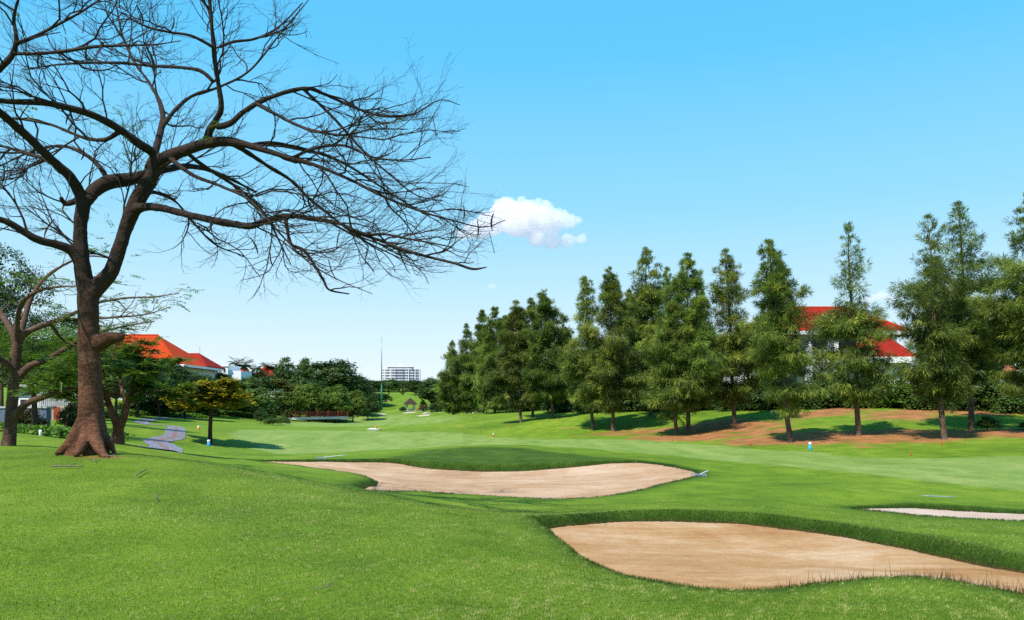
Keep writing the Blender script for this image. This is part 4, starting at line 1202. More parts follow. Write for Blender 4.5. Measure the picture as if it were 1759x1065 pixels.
DK, MD, OL, LT, BR, GY = (1.0, 1.05, 1.0), (1.5, 1.5, 1.3), (2.5, 2.1, 1.3), (2.3, 2.2, 1.4), (3.2, 1.8, 1.2), (2.4, 2.2, 2.4)
GL = 'trees on the slope left of the fairway'
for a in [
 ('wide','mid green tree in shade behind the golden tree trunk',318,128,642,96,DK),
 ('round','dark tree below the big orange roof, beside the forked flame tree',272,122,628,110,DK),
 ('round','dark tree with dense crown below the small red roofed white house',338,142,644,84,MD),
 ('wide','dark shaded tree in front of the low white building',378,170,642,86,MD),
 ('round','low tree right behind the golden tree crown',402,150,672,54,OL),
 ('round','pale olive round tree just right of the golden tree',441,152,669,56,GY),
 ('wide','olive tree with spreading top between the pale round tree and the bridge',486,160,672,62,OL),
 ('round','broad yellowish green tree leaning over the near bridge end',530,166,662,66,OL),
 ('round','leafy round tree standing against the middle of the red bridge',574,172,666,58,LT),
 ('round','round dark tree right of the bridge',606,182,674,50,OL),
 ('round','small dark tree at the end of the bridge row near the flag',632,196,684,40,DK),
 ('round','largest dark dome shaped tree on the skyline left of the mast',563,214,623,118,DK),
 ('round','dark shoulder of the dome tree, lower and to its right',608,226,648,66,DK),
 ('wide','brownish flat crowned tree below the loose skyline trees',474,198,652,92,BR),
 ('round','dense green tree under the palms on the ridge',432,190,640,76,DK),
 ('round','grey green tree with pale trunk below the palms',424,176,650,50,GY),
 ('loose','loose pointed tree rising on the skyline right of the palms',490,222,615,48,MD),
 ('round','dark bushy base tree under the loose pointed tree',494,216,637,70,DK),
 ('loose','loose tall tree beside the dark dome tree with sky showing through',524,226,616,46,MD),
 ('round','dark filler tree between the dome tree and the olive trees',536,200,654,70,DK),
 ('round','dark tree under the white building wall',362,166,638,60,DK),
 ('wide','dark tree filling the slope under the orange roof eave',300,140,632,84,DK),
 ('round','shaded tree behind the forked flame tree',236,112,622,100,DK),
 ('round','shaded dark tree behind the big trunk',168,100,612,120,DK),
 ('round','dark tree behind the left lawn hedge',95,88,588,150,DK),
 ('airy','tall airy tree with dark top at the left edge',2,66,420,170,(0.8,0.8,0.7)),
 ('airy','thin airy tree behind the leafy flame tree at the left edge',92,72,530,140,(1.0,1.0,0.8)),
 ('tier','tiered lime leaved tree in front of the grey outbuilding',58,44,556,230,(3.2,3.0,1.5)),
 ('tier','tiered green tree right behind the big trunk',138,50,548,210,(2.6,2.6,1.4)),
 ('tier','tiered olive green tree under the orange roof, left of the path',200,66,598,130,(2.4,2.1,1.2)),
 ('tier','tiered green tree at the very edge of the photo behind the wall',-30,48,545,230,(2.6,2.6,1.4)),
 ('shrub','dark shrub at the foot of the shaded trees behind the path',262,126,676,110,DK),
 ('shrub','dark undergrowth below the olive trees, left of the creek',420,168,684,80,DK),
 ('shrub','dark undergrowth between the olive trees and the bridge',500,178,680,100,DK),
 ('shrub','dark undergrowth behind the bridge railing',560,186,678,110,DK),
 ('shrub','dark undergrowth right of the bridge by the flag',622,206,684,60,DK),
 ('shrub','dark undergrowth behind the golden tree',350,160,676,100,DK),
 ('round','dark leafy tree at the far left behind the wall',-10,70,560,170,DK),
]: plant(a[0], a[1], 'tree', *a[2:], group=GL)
GF = 'trees around the far hole'
for a in [
 ('round','far tree with red roofs peeking over it',618,300,664,40,DK),
 ('round','far dark tree at the foot of the mast',640,330,654,46,DK),
 ('round','far tree below the left corner of the office block',668,350,653,44,MD),
 ('wide','far tree below the middle of the office block',692,372,655,44,MD),
 ('round','far tree below the right corner of the office block',714,352,654,46,DK),
 ('round','far dark bush tree left of the gazebo fairway',652,300,676,44,DK),
 ('round','dark tree behind the gazebo, wide crown',742,262,652,56,DK),
 ('wide','mid green tree right of the gazebo',766,238,656,52,OL),
 ('round','dark low tree behind the pink blossom by the far casuarinas',792,212,668,60,DK),
 ('round','tall dark tree between the gazebo tree and the far casuarinas',752,300,655,44,DK),
 ('round','far tree closing the fairway behind the gazebo roof',686,490,655,56,MD),
 ('wide','far olive tree above the gazebo on the hill top',714,486,656,52,OL),
 ('round','far tree left of the hill top, under the office corner',656,470,655,50,MD),
 ('round','far tree on the hill closing the view left of the gazebo hill',634,420,668,46,DK),
 ('round','far tree on the hill above the gazebo',722,440,664,40,DK),
]: plant(a[0], a[1], 'tree', *a[2:], group=GF)
GR = 'trees behind the casuarina row'
for a in [
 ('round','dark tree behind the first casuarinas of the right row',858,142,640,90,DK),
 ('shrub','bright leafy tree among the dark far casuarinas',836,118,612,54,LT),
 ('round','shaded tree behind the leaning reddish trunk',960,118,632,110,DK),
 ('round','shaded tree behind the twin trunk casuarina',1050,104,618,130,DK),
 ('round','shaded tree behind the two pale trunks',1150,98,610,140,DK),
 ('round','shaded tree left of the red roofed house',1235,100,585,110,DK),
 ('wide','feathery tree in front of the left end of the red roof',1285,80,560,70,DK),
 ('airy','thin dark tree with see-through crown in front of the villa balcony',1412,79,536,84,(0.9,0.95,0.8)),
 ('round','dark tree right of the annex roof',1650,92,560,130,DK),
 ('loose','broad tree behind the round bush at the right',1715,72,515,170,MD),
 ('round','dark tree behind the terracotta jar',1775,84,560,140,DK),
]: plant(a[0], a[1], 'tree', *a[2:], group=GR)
GU = 'undergrowth shrubs along the top of the bank'
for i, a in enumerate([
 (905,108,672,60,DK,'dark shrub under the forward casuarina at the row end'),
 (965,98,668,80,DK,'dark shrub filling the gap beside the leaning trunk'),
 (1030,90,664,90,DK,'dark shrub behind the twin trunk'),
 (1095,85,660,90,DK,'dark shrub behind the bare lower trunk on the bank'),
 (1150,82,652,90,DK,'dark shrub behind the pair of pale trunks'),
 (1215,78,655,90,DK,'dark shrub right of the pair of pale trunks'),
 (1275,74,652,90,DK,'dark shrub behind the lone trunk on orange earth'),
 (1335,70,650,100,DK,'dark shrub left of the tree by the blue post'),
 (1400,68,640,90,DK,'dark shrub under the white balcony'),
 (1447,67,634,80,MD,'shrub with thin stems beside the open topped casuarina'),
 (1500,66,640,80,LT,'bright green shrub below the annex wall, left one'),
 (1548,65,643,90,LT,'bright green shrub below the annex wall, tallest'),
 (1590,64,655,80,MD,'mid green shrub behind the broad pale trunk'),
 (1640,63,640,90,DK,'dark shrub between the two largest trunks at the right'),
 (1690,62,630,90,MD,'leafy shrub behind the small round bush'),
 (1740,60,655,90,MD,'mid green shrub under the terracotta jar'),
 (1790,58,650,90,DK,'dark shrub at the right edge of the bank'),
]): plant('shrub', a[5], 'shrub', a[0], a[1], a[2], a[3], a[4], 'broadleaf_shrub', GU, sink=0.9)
plant('shrub','small round bush with pale leaves alone on the shaded lawn','bush',1696,50.5,714,42,(2.0,1.9,1.5),'round_bush',None)
plant('shrub','small round bush half cut by the right edge','bush',1768,50,722,36,(1.3,1.3,1.1),'round_bush',None)
GB = 'shrubs by the creek and gazebo'
for a in [
 ('dark leafy creek bush standing forward below the olive trees',447,128,700,24,DK,None),
 ('low grey green creek bush at the fairway dip',468,124,716,30,GY,None),
 ('low bush right of the creek bush with pale spiky leaves',484,126,713,26,GY,None),
 ('dark bush beside the gazebo posts',692,276,698,14,DK,None),
 ('dark bushes under the gazebo tree',752,232,690,40,DK,None),
 ('dark bush beside the mast foot',645,285,694,22,DK,None),
 ('dark bush behind the white stones near the far casuarinas',860,150,690,50,DK,None),
]: plant('shrub', a[0], 'shrub', *a[1:6], 'broadleaf_shrub', GB)
def flowering(label, px, Y, top, w, mat, n=260, name='flowering_shrub', rad=0.4):
    o = plant('shrub', label, 'shrub', px, Y, top, w, (1.3, 1.1, 1.0), name, None)
    lobes = np.array(LOBES['shrub'][0]); rg = np.random.default_rng(int(px))
    li = rg.integers(0, len(lobes), n); d = rand_unit(rg, n); d[:, 2] = np.abs(d[:, 2]) * 0.9
    c = lobes[li, :3] + d * lobes[li, 3:6] * 1.06
    u = norm(np.cross(d, rand_unit(rg, n))); v = np.cross(d, u)
    f = foliage('blossoms', c, u * rad, v * rad, rg.uniform(0, 1, n), M[mat], o)
    return o
flowering('shrub with pink blossom left of the mast foot', 634, 262, 694, 28, 'flower_pink', 60, rad=0.4)
flowering('shrub with pink blossom right of the gazebo', 727, 262, 686, 16, 'flower_pink', 60, rad=0.5)
flowering('shrub with pink blossom by the far casuarinas', 812, 176, 682, 40, 'flower_pink', 80, rad=0.35)
flowering('shrub with scarlet flowers against the blue stone wall', 50, 46, 702, 52, 'flower_red', 70, rad=0.26)
flowering('pink flowering bush half hidden behind the big trunk', 124, 47, 692, 50, 'flower_pink', 40, rad=0.2)

def hedge(label, line, h, w, col, seed, dens=60):
    """a low clipped band of leaves along a line of (px, distance)"""
    rg = np.random.default_rng(seed)
    pts = np.array([((px - CX) / F * Y, Y) for px, Y in line])
    c = catmull(np.column_stack([pts, np.zeros(len(pts))]), 0.5)[:, :2]
    n = int(len(c) * dens)
    k = rg.integers(0, len(c), n)
    t = norm(np.gradient(c, axis=0)); nr = np.stack([t[:, 1], -t[:, 0]], -1)
    a = rg.uniform(-1, 1, n); rise = np.sqrt(1 - 0.8 * a * a) * (0.75 + 0.25 * lumps(c[k, 0], c[k, 1], seed, (0.9, 2.0)))
    xy = c[k] + nr[k] * (a * w / 2)[:, None] + rg.normal(0, 0.2, (n, 2))
    z = ground_full(xy[:, 0], xy[:, 1])[0] + h * rise * np.where(rg.uniform(size=n) < 0.6, 1, rg.uniform(0, 1, n))
    p = np.column_stack([xy, z])
    b = np.array([*c[len(c) // 2], z.mean() - h])
    root = thing('hedge', label, 'hedge', b)
    nrm = norm(np.array([0, 0, 0.8]) + rand_unit(rg, n) * 0.8)
    u = norm(np.cross(nrm, rand_unit(rg, n))); v = np.cross(nrm, u)
    s = 0.10 * rg.uniform(0.6, 1.3, n) * (np.hypot(*b[:2]) / 45) ** 0.7
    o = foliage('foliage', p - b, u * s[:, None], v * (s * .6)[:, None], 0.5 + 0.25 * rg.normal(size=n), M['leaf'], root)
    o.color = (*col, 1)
    st = []
    for i in range(0, len(c), 3):
        g = gz(*c[i]); q = np.array([c[i, 0], c[i, 1], g]) - b
        st.append((np.array([q - [0, 0, .2], q + [0.03, 0, h * 0.4], q + [0.08, 0.04, h * 0.75]]), np.array([0.03, 0.02, 0.012]), 5))
    tubes_mesh('undergrowth', st, M['bark_dark'], root)  # the hedge's own woody stems
    return root
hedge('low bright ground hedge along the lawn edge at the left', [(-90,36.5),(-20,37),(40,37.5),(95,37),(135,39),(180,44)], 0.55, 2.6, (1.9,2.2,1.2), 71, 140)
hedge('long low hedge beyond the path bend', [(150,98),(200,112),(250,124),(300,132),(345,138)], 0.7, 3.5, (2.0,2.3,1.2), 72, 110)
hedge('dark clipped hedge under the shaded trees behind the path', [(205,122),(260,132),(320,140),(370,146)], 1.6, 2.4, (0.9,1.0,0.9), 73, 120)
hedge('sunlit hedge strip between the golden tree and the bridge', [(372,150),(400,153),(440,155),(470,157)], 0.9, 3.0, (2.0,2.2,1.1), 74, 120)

def palm(label, px, Y, top_py, seed, sc=1.0):
    rg = np.random.default_rng(seed)
    X = (px - CX) / F * Y; z0 = gz(X, Y); H = EYE + (HY - top_py) / F * Y - z0 - 1.0 * sc
    root = thing('palm_tree', label, 'palm', (X, Y, z0), 0, 'palms on the ridge and behind the bank')
    t = catmull([(0,0,-.3,.22),(0.1,0,H*.3,.16),(0.25,.1,H*.7,.13),(0.3,.1,H,.13)], 0.5)
    tubes_mesh('trunk', [(t[:, :3], t[:, 3], 8)], M['bark_grey'], root)
    C, U, V, R = [], [], [], []
    tp = t[-1, :3]; ribs = []
    for i in range(22):
        az = i * 2.4 + rg.normal(0, .2); el = rg.uniform(-0.2, 1.2)
        d = np.array([math.cos(az) * math.cos(el), math.sin(az) * math.cos(el), math.sin(el)])
        q, _ = bend(rg, tp, d, rg.uniform(2.2, 3.0) * sc, 8, 0.03, 0.16)
        ribs.append((q, np.linspace(.035, .01, 9), 4))
        for j in range(1, 9):
            for m in range(5):
                o = q[j - 1] + (q[j] - q[j - 1]) * (m / 5); tg = norm(q[j] - q[j - 1]); sv = norm(np.cross(tg, [0, 0, 1.0]))
                for sg in (-1, 1):
                    dd = norm(sv * sg + tg * 0.6 + np.array([0, 0, -0.45])); l = 0.42 * sc * math.sin(min(1, j / 8 + .1) * 2.6 + .3)
                    C.append(o + dd * l); U.append(dd * l); V.append(norm(np.cross(dd, [0, 0, 1.0])) * 0.05 * sc); R.append(.4 + rg.normal(0, .2))
    o = foliage('crown', np.array(C), np.array(U), np.array(V), np.array(R), M['leaf'], root); o.color = (1.0, 1.0, 0.95, 1)
    tubes_mesh('ribs', ribs, M['bark_dark'], o)
palm('palm with tallest fan on the ridge right of the white building', 405, 186, 618, 81, 1.1)
palm('palm on the ridge beside the tallest fan, slightly lower', 418, 190, 620, 82, 1.1)
palm('palm with drooping fronds furthest along the ridge', 458, 200, 623, 83, 1.0)
palm('palm lowest on the ridge in the middle of the group', 440, 197, 627, 84, 0.9)
palm('palm with grey trunk behind the terracotta jar at the right', 1722, 76, 520, 85, 0.9)

# ------------------------------------------------------------------ buildings
def part(mb, name, mat, root, smooth=False): return mb.build(name, M[mat], root, smooth)
def windows(root, specs, y, mat='dark_glass', frame='white_paint', t=0.08):
    """specs: (x0, x1, z0, z1) rectangles on a front facing -Y"""
    for x0, x1, z0, z1 in specs:
        f = MB()
        w = min(0.12, (x1 - x0) * 0.12)
        f.box(x0, x0 + w, y - t, y + .02, z0, z1).box(x1 - w, x1, y - t, y + .02, z0, z1)
        f.box(x0 + w, x1 - w, y - t, y + .02, z1 - w, z1).box(x0 + w, x1 - w, y - t, y + .02, z0, z0 + w)
        fo = f.build('window', M[frame], root)
        MB().box(x0 + w, x1 - w, y - .03, y + .01, z0 + w, z1 - w).build('pane', M[mat], fo)

def right_house():
    g0 = 1.0
    b = np.array([34.3, 95.0, g0])
    root = thing('villa', 'white two storey villa with red hipped roof and balcony behind the casuarinas', 'house', b)
    mb = MB().box(-8.6, 8.2, -6, 6, -1.5, 8.6)
    part(mb, 'wall', 'white_wall', root)
    r = MB().hip(-9.8, 9.6, -7.6, 7.6, 8.85, 12.4, 8.6, 0.3, 4.0)
    ro = part(r, 'roof', 'tile_red', root)
    MB().box(-9.9, 9.7, -7.75, -7.62, 8.5, 8.9).box(-9.95, -9.82, -7.6, 7.6, 8.5, 8.9).box(9.62, 9.75, -7.6, 7.6, 8.5, 8.9).build('fascia', M['white_paint'], ro)
    cap = MB()
    for a, c in (((-1.2, 0, 12.42), (5.6, 0, 12.42)), ((-9.8, -7.6, 8.9), (-1.2, 0, 12.42)), ((9.6, -7.6, 8.9), (5.6, 0, 12.42))):
        cap.tube([a, c], 0.13, 6)
    cap.build('ridge_cap', M['tile_orange'], ro)
    bal = MB().box(-8.8, 8.4, -7.5, -6.003, 5.5, 5.85)
    bo = part(bal, 'balcony', 'white_paint', root)
    rl = MB().box(-8.7, 8.3, -7.45, -7.38, 6.75, 6.83)
    for i in range(58): rl.box(-8.65 + i * .29, -8.61 + i * .29, -7.44, -7.40, 5.85, 6.75)
    rl.build('railing', M['white_paint'], bo)
    for x in (-8.4, -5.0, -1.6, 1.4, 4.6, 7.8):
        MB().box(x - .22, x + .22, -7.3, -6.86, 5.85, 8.5).box(x - .3, x + .3, -7.36, -6.8, -1.5, 5.5).build('column', M['white_paint'], root)
    windows(root, [(-7.6, -5.6, 6.0, 8.2), (-4.2, -2.2, 6.0, 8.2), (-.9, .9, 6.0, 8.2), (2.0, 4.0, 6.0, 8.2), (5.2, 7.2, 6.0, 8.2),
                   (-7.4, -5.6, 1.4, 4.2), (-4.2, -2.4, 1.4, 4.2), (-.9, .9, .4, 4.2), (2.2, 4.0, 1.4, 4.2), (5.4, 7.2, 1.4, 4.2)], -6)
    # annex wing
    MB().box(1.7, 6.0, -14.4, -7.9, -1.5, 5.2).build('annex_wall', M['white_wall'], root)
    an = MB().hip(1.1, 6.6, -15.2, -7.62, 5.55, 8.2, 1.9, 0.3).build('annex_roof', M['tile_red'], root)
    MB().box(1.0, 6.7, -15.36, -15.22, 5.0, 5.6).box(.95, 1.08, -15.2, -7.9, 5.0, 5.6).build('fascia', M['white_paint'], an)
    windows(root, [(2.2, 3.3, 1.2, 3.4), (4.3, 5.4, 1.2, 3.4)], -14.4)
right_house()

def left_house():
    b = np.array([-72.0, 155.0, 2.5])
    root = thing('tiled_house', 'large house with steep bright orange tiled roof above the trees', 'house', b)
    MB().box(-12, 10.6, -8, 8, -3, 6.4).build('wall', M['white_wall'], root)
    r = MB().hip(-13.6, 12.2, -9.6, 9.6, 6.7, 8.5, 3.4, 0.3)
    V = [(-11.6,-7.4,8.0),(9.4,-7.4,8.0),(9.4,7.4,8.0),(-11.6,7.4,8.0),(-6.5,0,12.9),(3.2,0,12.9)]
    r.add(V, [(0,1,5,4),(1,2,5),(2,3,4,5),(3,0,4)])
    ro = r.build('roof', M['tile_orange'], root)
    cap = MB()
    for a, c in (((-6.5,0,12.95),(3.2,0,12.95)), ((9.4,-7.4,8.05),(3.2,0,12.95)), ((-11.6,-7.4,8.05),(-6.5,0,12.95)), ((12.2,-9.6,6.75),(8.9,-6.7,8.1))): cap.tube([a, c], 0.16, 6)
    cap.build('ridge_cap', M['tile_orange'], ro)
    MB().box(-13.7, 12.3, -9.78, -9.63, 6.35, 6.75).box(12.23, 12.38, -9.6, 9.6, 6.35, 6.75).build('gutter', M['white_paint'], ro)
    windows(root, [(-9, -7, 3, 5.2), (-5, -3, 3, 5.2), (-1, 1, 3, 5.2), (3, 5, 3, 5.2), (7, 9, 3, 5.2)], -8)
left_house()
def small_house():
    b = np.array([-64.6, 162.0, 3.0])
    root = thing('white_house', 'small white house with dark red roof beside the steep orange roof', 'house', b)
    MB().box(-4.2, 3.4, -4, 4, -3, 6.2).build('wall', M['white_wall'], root)
    ro = MB().hip(-5.4, 4.6, -5, 5, 6.5, 9.4, 3.6, 0.25).build('roof', M['tile_red'], root)
    MB().box(-5.5, 4.7, -5.16, -5.02, 6.2, 6.55).build('fascia', M['dark_metal'], ro)
    MB().tube([(1.2, 0, 9.3), (1.2, 0, 10.8)], 0.03, 5).build('antenna', M['dark_metal'], ro)
    windows(root, [(1.2, 2.6, 3.0, 4.8), (-2.6, -1.2, 3.0, 4.8)], -4)
small_house()
def white_block():
    b = np.array([-64.0, 178.0, 3.0])
    root = thing('white_building', 'low white flat roofed building with a row of small windows', 'building', b)
    MB().box(-3.4, 2.0, -4, 4, -3, 7.3).box(2.003, 4.6, -3.2, 4, -3, 6.4).build('wall', M['white_wall'], root)
    MB().box(-3.6, 2.2, -4.2, 4.2, 7.3, 7.6).build('parapet', M['white_paint'], root)
    for x in (-2.6, 0.4):
        MB().box(x, x + .7, -1, 0, 7.6, 8.2).build('roof_unit', M['grey_wall'], root)
    MB().box(-5.6, 4.6, -5.4, -4.003, 3.6, 3.9).build('balcony', M['concrete'], root)
    windows(root, [(-3.0 + i * 1.0, -2.4 + i * 1.0, 6.0, 6.7) for i in range(5)], -4)
    windows(root, [(-2.8, -1.4, 4.2, 5.6), (-0.6, 0.8, 4.2, 5.6)], -4)
white_block()
def white_terrace():
    b = np.array([-66.8, 180.0, 3.0])
    root = thing('white_building', 'narrow white terrace building between the red roof and the flat block', 'building', b)
    MB().box(-3, 2.0, -4, 4, -3, 7.6).build('wall', M['white_wall'], root)
    MB().box(-3.2, 2.2, -4.8, 4.2, 7.6, 7.9).box(-3.2, 2.2, -5.2, -4.003, 4.2, 4.5).build('roof_slab', M['white_paint'], root)
    windows(root, [(-2.2, -1, 5.2, 6.8), (0, 1.2, 5.2, 6.8)], -4)
white_terrace()

def roof_house(label, px, Y, top, w_px, h, mat):
    X = (px - CX) / F * Y; z1 = EYE + (HY - top) / F * Y
    w = w_px / F * Y
    g = gz(X, Y)
    root = thing('far_house', label, 'house', (X, Y, g), 0, 'far houses with red roofs')
    z1 -= g
    MB().box(-w * .44, w * .44, -w * .35, w * .35, -1, z1 - h).build('wall', M['white_wall'], root)
    MB().hip(-w / 2, w / 2, -w * .42, w * .42, z1 - h + .05, z1, w * .3, 0.2).build('roof', M[mat], root)
    windows(root, [(-w * .25, -w * .1, z1 - h - 2.2, z1 - h - .8), (w * .1, w * .25, z1 - h - 2.2, z1 - h - .8)], -w * .35)
roof_house('far house with bright red roof left of the mast, larger one', 603, 330, 652, 24, 3.2, 'tile_orange')
roof_house('far house with a small red roof nearest the mast', 633, 420, 657, 20, 2.4, 'tile_orange')
roof_house('house with orange roof half hidden under the ridge palms', 417, 208, 630, 30, 3.0, 'tile_orange')
roof_house('house with red roof glimpsed between the loose skyline trees', 462, 232, 629, 40, 3.0, 'tile_red')
roof_house('house with dark red roof behind the brownish crown', 521, 236, 640, 30, 2.6, 'tile_red')
roof_house('far house with red roof left of the far casuarinas', 770, 330, 654, 22, 3.0, 'tile_red')

def office():
    Y = 1040.0; s = Y / F
    cx = (688 - CX) * s
    zt = EYE + (HY - 634) * s
    b = np.array([cx, Y, 4.0]); zt -= 4.0
    root = thing('office_block', 'far curved white office block with rows of blue windows above the trees', 'building', b)
    half = 33 * s; N = 22
    def arc(u, off=0.0):   # u -1..1 across the front
        return u * half, -off - 7.0 * (1 - u * u)
    body = MB()
    fl = 3.5
    nf = 9
    us = np.linspace(-1, 1, N + 1)
    for k in range(N):
        x0, y0 = arc(us[k]); x1, y1 = arc(us[k + 1])
        body.add([(x0, y0, -4), (x1, y1, -4), (x1, 9, -4), (x0, 9, -4), (x0, y0, zt), (x1, y1, zt), (x1, 9, zt), (x0, 9, zt)], [(0,1,5,4),(4,5,6,7),(2,3,7,6)] + ([(3,0,4,7)] if k == 0 else []) + ([(1,2,6,5)] if k == N - 1 else []))
    body.build('wall', M['grey_wall'], root)
    for f in range(nf + 1):
        sl = MB(); z = zt - f * fl
        for k in range(N):
            x0, y0 = arc(us[k], .8); x1, y1 = arc(us[k + 1], .8)
            sl.add([(x0, y0, z - .7), (x1, y1, z - .7), (x1, y1 + .78, z - .7), (x0, y0 + .78, z - .7), (x0, y0, z), (x1, y1, z), (x1, y1 + .78, z), (x0, y0 + .78, z)], [(0,1,5,4),(4,5,6,7),(0,3,2,1)])
        sl.build('floor_band', M['white_wall'], root)
    # panes: wide ones in the middle bays, pairs toward the ends
    for f in range(6):
        z0 = zt - f * fl - 3.25; z1 = zt - f * fl - 0.85
        for k in range(2, N - 2, 1):
            if k % 3 == 2 and not (8 <= k <= 13): continue
            m = 0.12 if 8 <= k <= 13 else 0.22
            ua, ub = us[k] + (us[k + 1] - us[k]) * m, us[k + 1] - (us[k + 1] - us[k]) * m
            (xa, ya), (xb, yb) = arc(ua, .12), arc(ub, .12)
            MB().add([(xa, ya, z0), (xb, yb, z0), (xb, yb, z1), (xa, ya, z1), (xa, ya + .3, z0), (xb, yb + .3, z0), (xb, yb + .3, z1), (xa, ya + .3, z1)],
                     [(0,1,2,3),(1,5,6,2),(4,0,3,7),(3,2,6,7),(0,4,5,1)]).build('window', M['blue_glass'], root)
    for u in (-1, -.78, -.45, -.18, .18, .45, .78, 1):
        x, y = arc(u, 1.2)
        MB().box(x - .35, x + .35, y - .3, y + .3, -4, zt).build('column', M['white_paint' if abs(u) > .3 else 'steel'], root)
    MB().box(-16, 16, -5.5, 8, zt + .003, zt + 2.6).build('penthouse', M['grey_wall'], root)
    MB().box(-17, 17, -6.4, 8.8, zt + 2.6, zt + 3.3).build('roof_slab', M['white_paint'], root)
    MB().box(-2.6, 2.2, -1.5, 2, zt + 3.3, zt + 6.6).build('lift_tower', M['white_wall'], root)
office()

def mast():
    Y = 290.0; X = (655.5 - CX) / F * Y; g = gz(X, Y)
    z1 = EYE + (HY - 579) / F * Y - g
    root = thing('mast', 'tall thin mast with green lower half beside the far fairway', 'mast', (X, Y, g))
    MB().tube([(0, 0, -.5), (0, 0, z1 * .36)], [.36, .3], 8).build('lower_pole', M['green_paint'], root, True)
    MB().tube([(0, 0, z1 * .36), (0, 0, z1)], [.21, .12], 8).build('upper_pole', M['steel'], root, True)
    MB().box(-.45, .45, -.45, .45, -.4, .2).build('footing', M['concrete'], root)
mast()

def gazebo():
    Y = 280.0; X = (705 - CX) / F * Y; g = gz(X, Y); s = Y / F
    z_e = EYE + (HY - 693.8) * s - g; z_a = EYE + (HY - 682.8) * s - g
    root = thing('gazebo', 'small open shelter with dark thatched pyramid roof at the far hole', 'gazebo', (X, Y, g), 0.35)
    w = 12.2 * s * 0.85
    r = MB().add([(-w, -w, z_e), (w, -w, z_e), (w, w, z_e), (-w, w, z_e), (0, 0, z_a), (-w, -w, z_e - .2), (w, -w, z_e - .2), (w, w, z_e - .2), (-w, w, z_e - .2)],
                 [(0,1,4),(1,2,4),(2,3,4),(3,0,4),(0,5,6,1),(1,6,7,2),(2,7,8,3),(3,8,5,0),(5,8,7,6)])
    r.build('roof', M['thatch'], root)
    for sx in (-1, 1):
        for sy in (-1, 1):
            MB().box(sx * w * .62 - .16, sx * w * .62 + .16, sy * w * .62 - .16, sy * w * .62 + .16, -.4, z_e - .1).build('post', M['concrete'], root)
    MB().box(-w * .75, w * .75, -w * .75, w * .75, -.4, .08).build('floor_slab', M['concrete'], root)
    MB().box(-w * .5, w * .5, w * .35, w * .5, .08, .5).build('bench', M['concrete'], root)
gazebo()
def bin_(label, px, Y, mat):
    X = (px - CX) / F * Y; g = gz(X, Y)
    root = thing('litter_bin', label, 'bin', (X, Y, g))
    MB().tube([(0, 0, -.1), (0, 0, .95)], [.34, .42], 12).build('body', M[mat], root, False)
    MB().tube([(0, 0, .95), (0, 0, 1.05), (0, 0, 1.16)], [.46, .44, .2], 12).build('lid', M[mat], root, False)
bin_('red litter bin beside the gazebo', 719.5, 276, 'red_paint')
bin_('blue litter bin beside the gazebo', 722.5, 276, 'blue_paint')

def flag():
    p = pick(619.5, 717, 150); p = P(619.5, 716.5, 240); g = gz(p[0], p[1])
    root = thing('flagstick', 'white golf flagstick standing on the far green', 'flagstick', (p[0], p[1], g))
    MB().tube([(0, 0, -.2), (0, 0, 2.3)], .035, 6).build('pole', M['white_paint'], root, True)
    n = 6; V = []
    for i in range(n + 1):
        t = i / n
        for z in (2.28, 1.72):
            V.append((0.04 + 0.45 * t * .6, .03 * math.sin(t * 6), z - .1 * t))
            V.append((0.04 + 0.45 * t * .6, .03 * math.sin(t * 6) + .015, z - .1 * t))
    f = []
    for i in range(n):
        a = i * 4; f += [(a, a + 2, a + 6, a + 4), (a + 1, a + 5, a + 7, a + 3), (a, a + 4, a + 5, a + 1), (a + 2, a + 3, a + 7, a + 6)]
    mesh_np('flag', V, np.array(f), M['white_paint'], root)
flag()

def bridge():
    Y = 158.0
    a, b = P(508, 713, Y), P(598, 713, Y + 12)
    L = np.linalg.norm(b[:2] - a[:2]); ang = math.atan2(b[1] - a[1], b[0] - a[0])
    z = EYE + (HY - 717) / F * Y
    root = thing('footbridge', 'low bridge with rust red lattice railing under the round trees', 'bridge', (a[0], a[1], z), ang)
    MB().box(0, L, -.2, 2.4, -.45, 0).build('deck', M['concrete'], root)
    for y in (0.0, 2.2):
        r = MB().box(-.1, L + .1, y - .05, y + .05, 1.02, 1.12).box(-.1, L + .1, y - .04, y + .04, .12, .2)
        n = int(L / .55)
        for i in range(n):
            x0 = i * L / n; x1 = (i + 1) * L / n
            r.tube([(x0, y, .2), (x1, y, 1.02)], .035, 4).tube([(x0, y + .01, 1.02), (x1, y + .01, .2)], .035, 4)
        r.build('railing', M['rust_red'], root)
        for i in range(6):
            x = i * L / 5
            MB().box(x - .09, x + .09, y - .09, y + .09, 0, 1.25).build('post', M['rust_red'], root)
bridge()

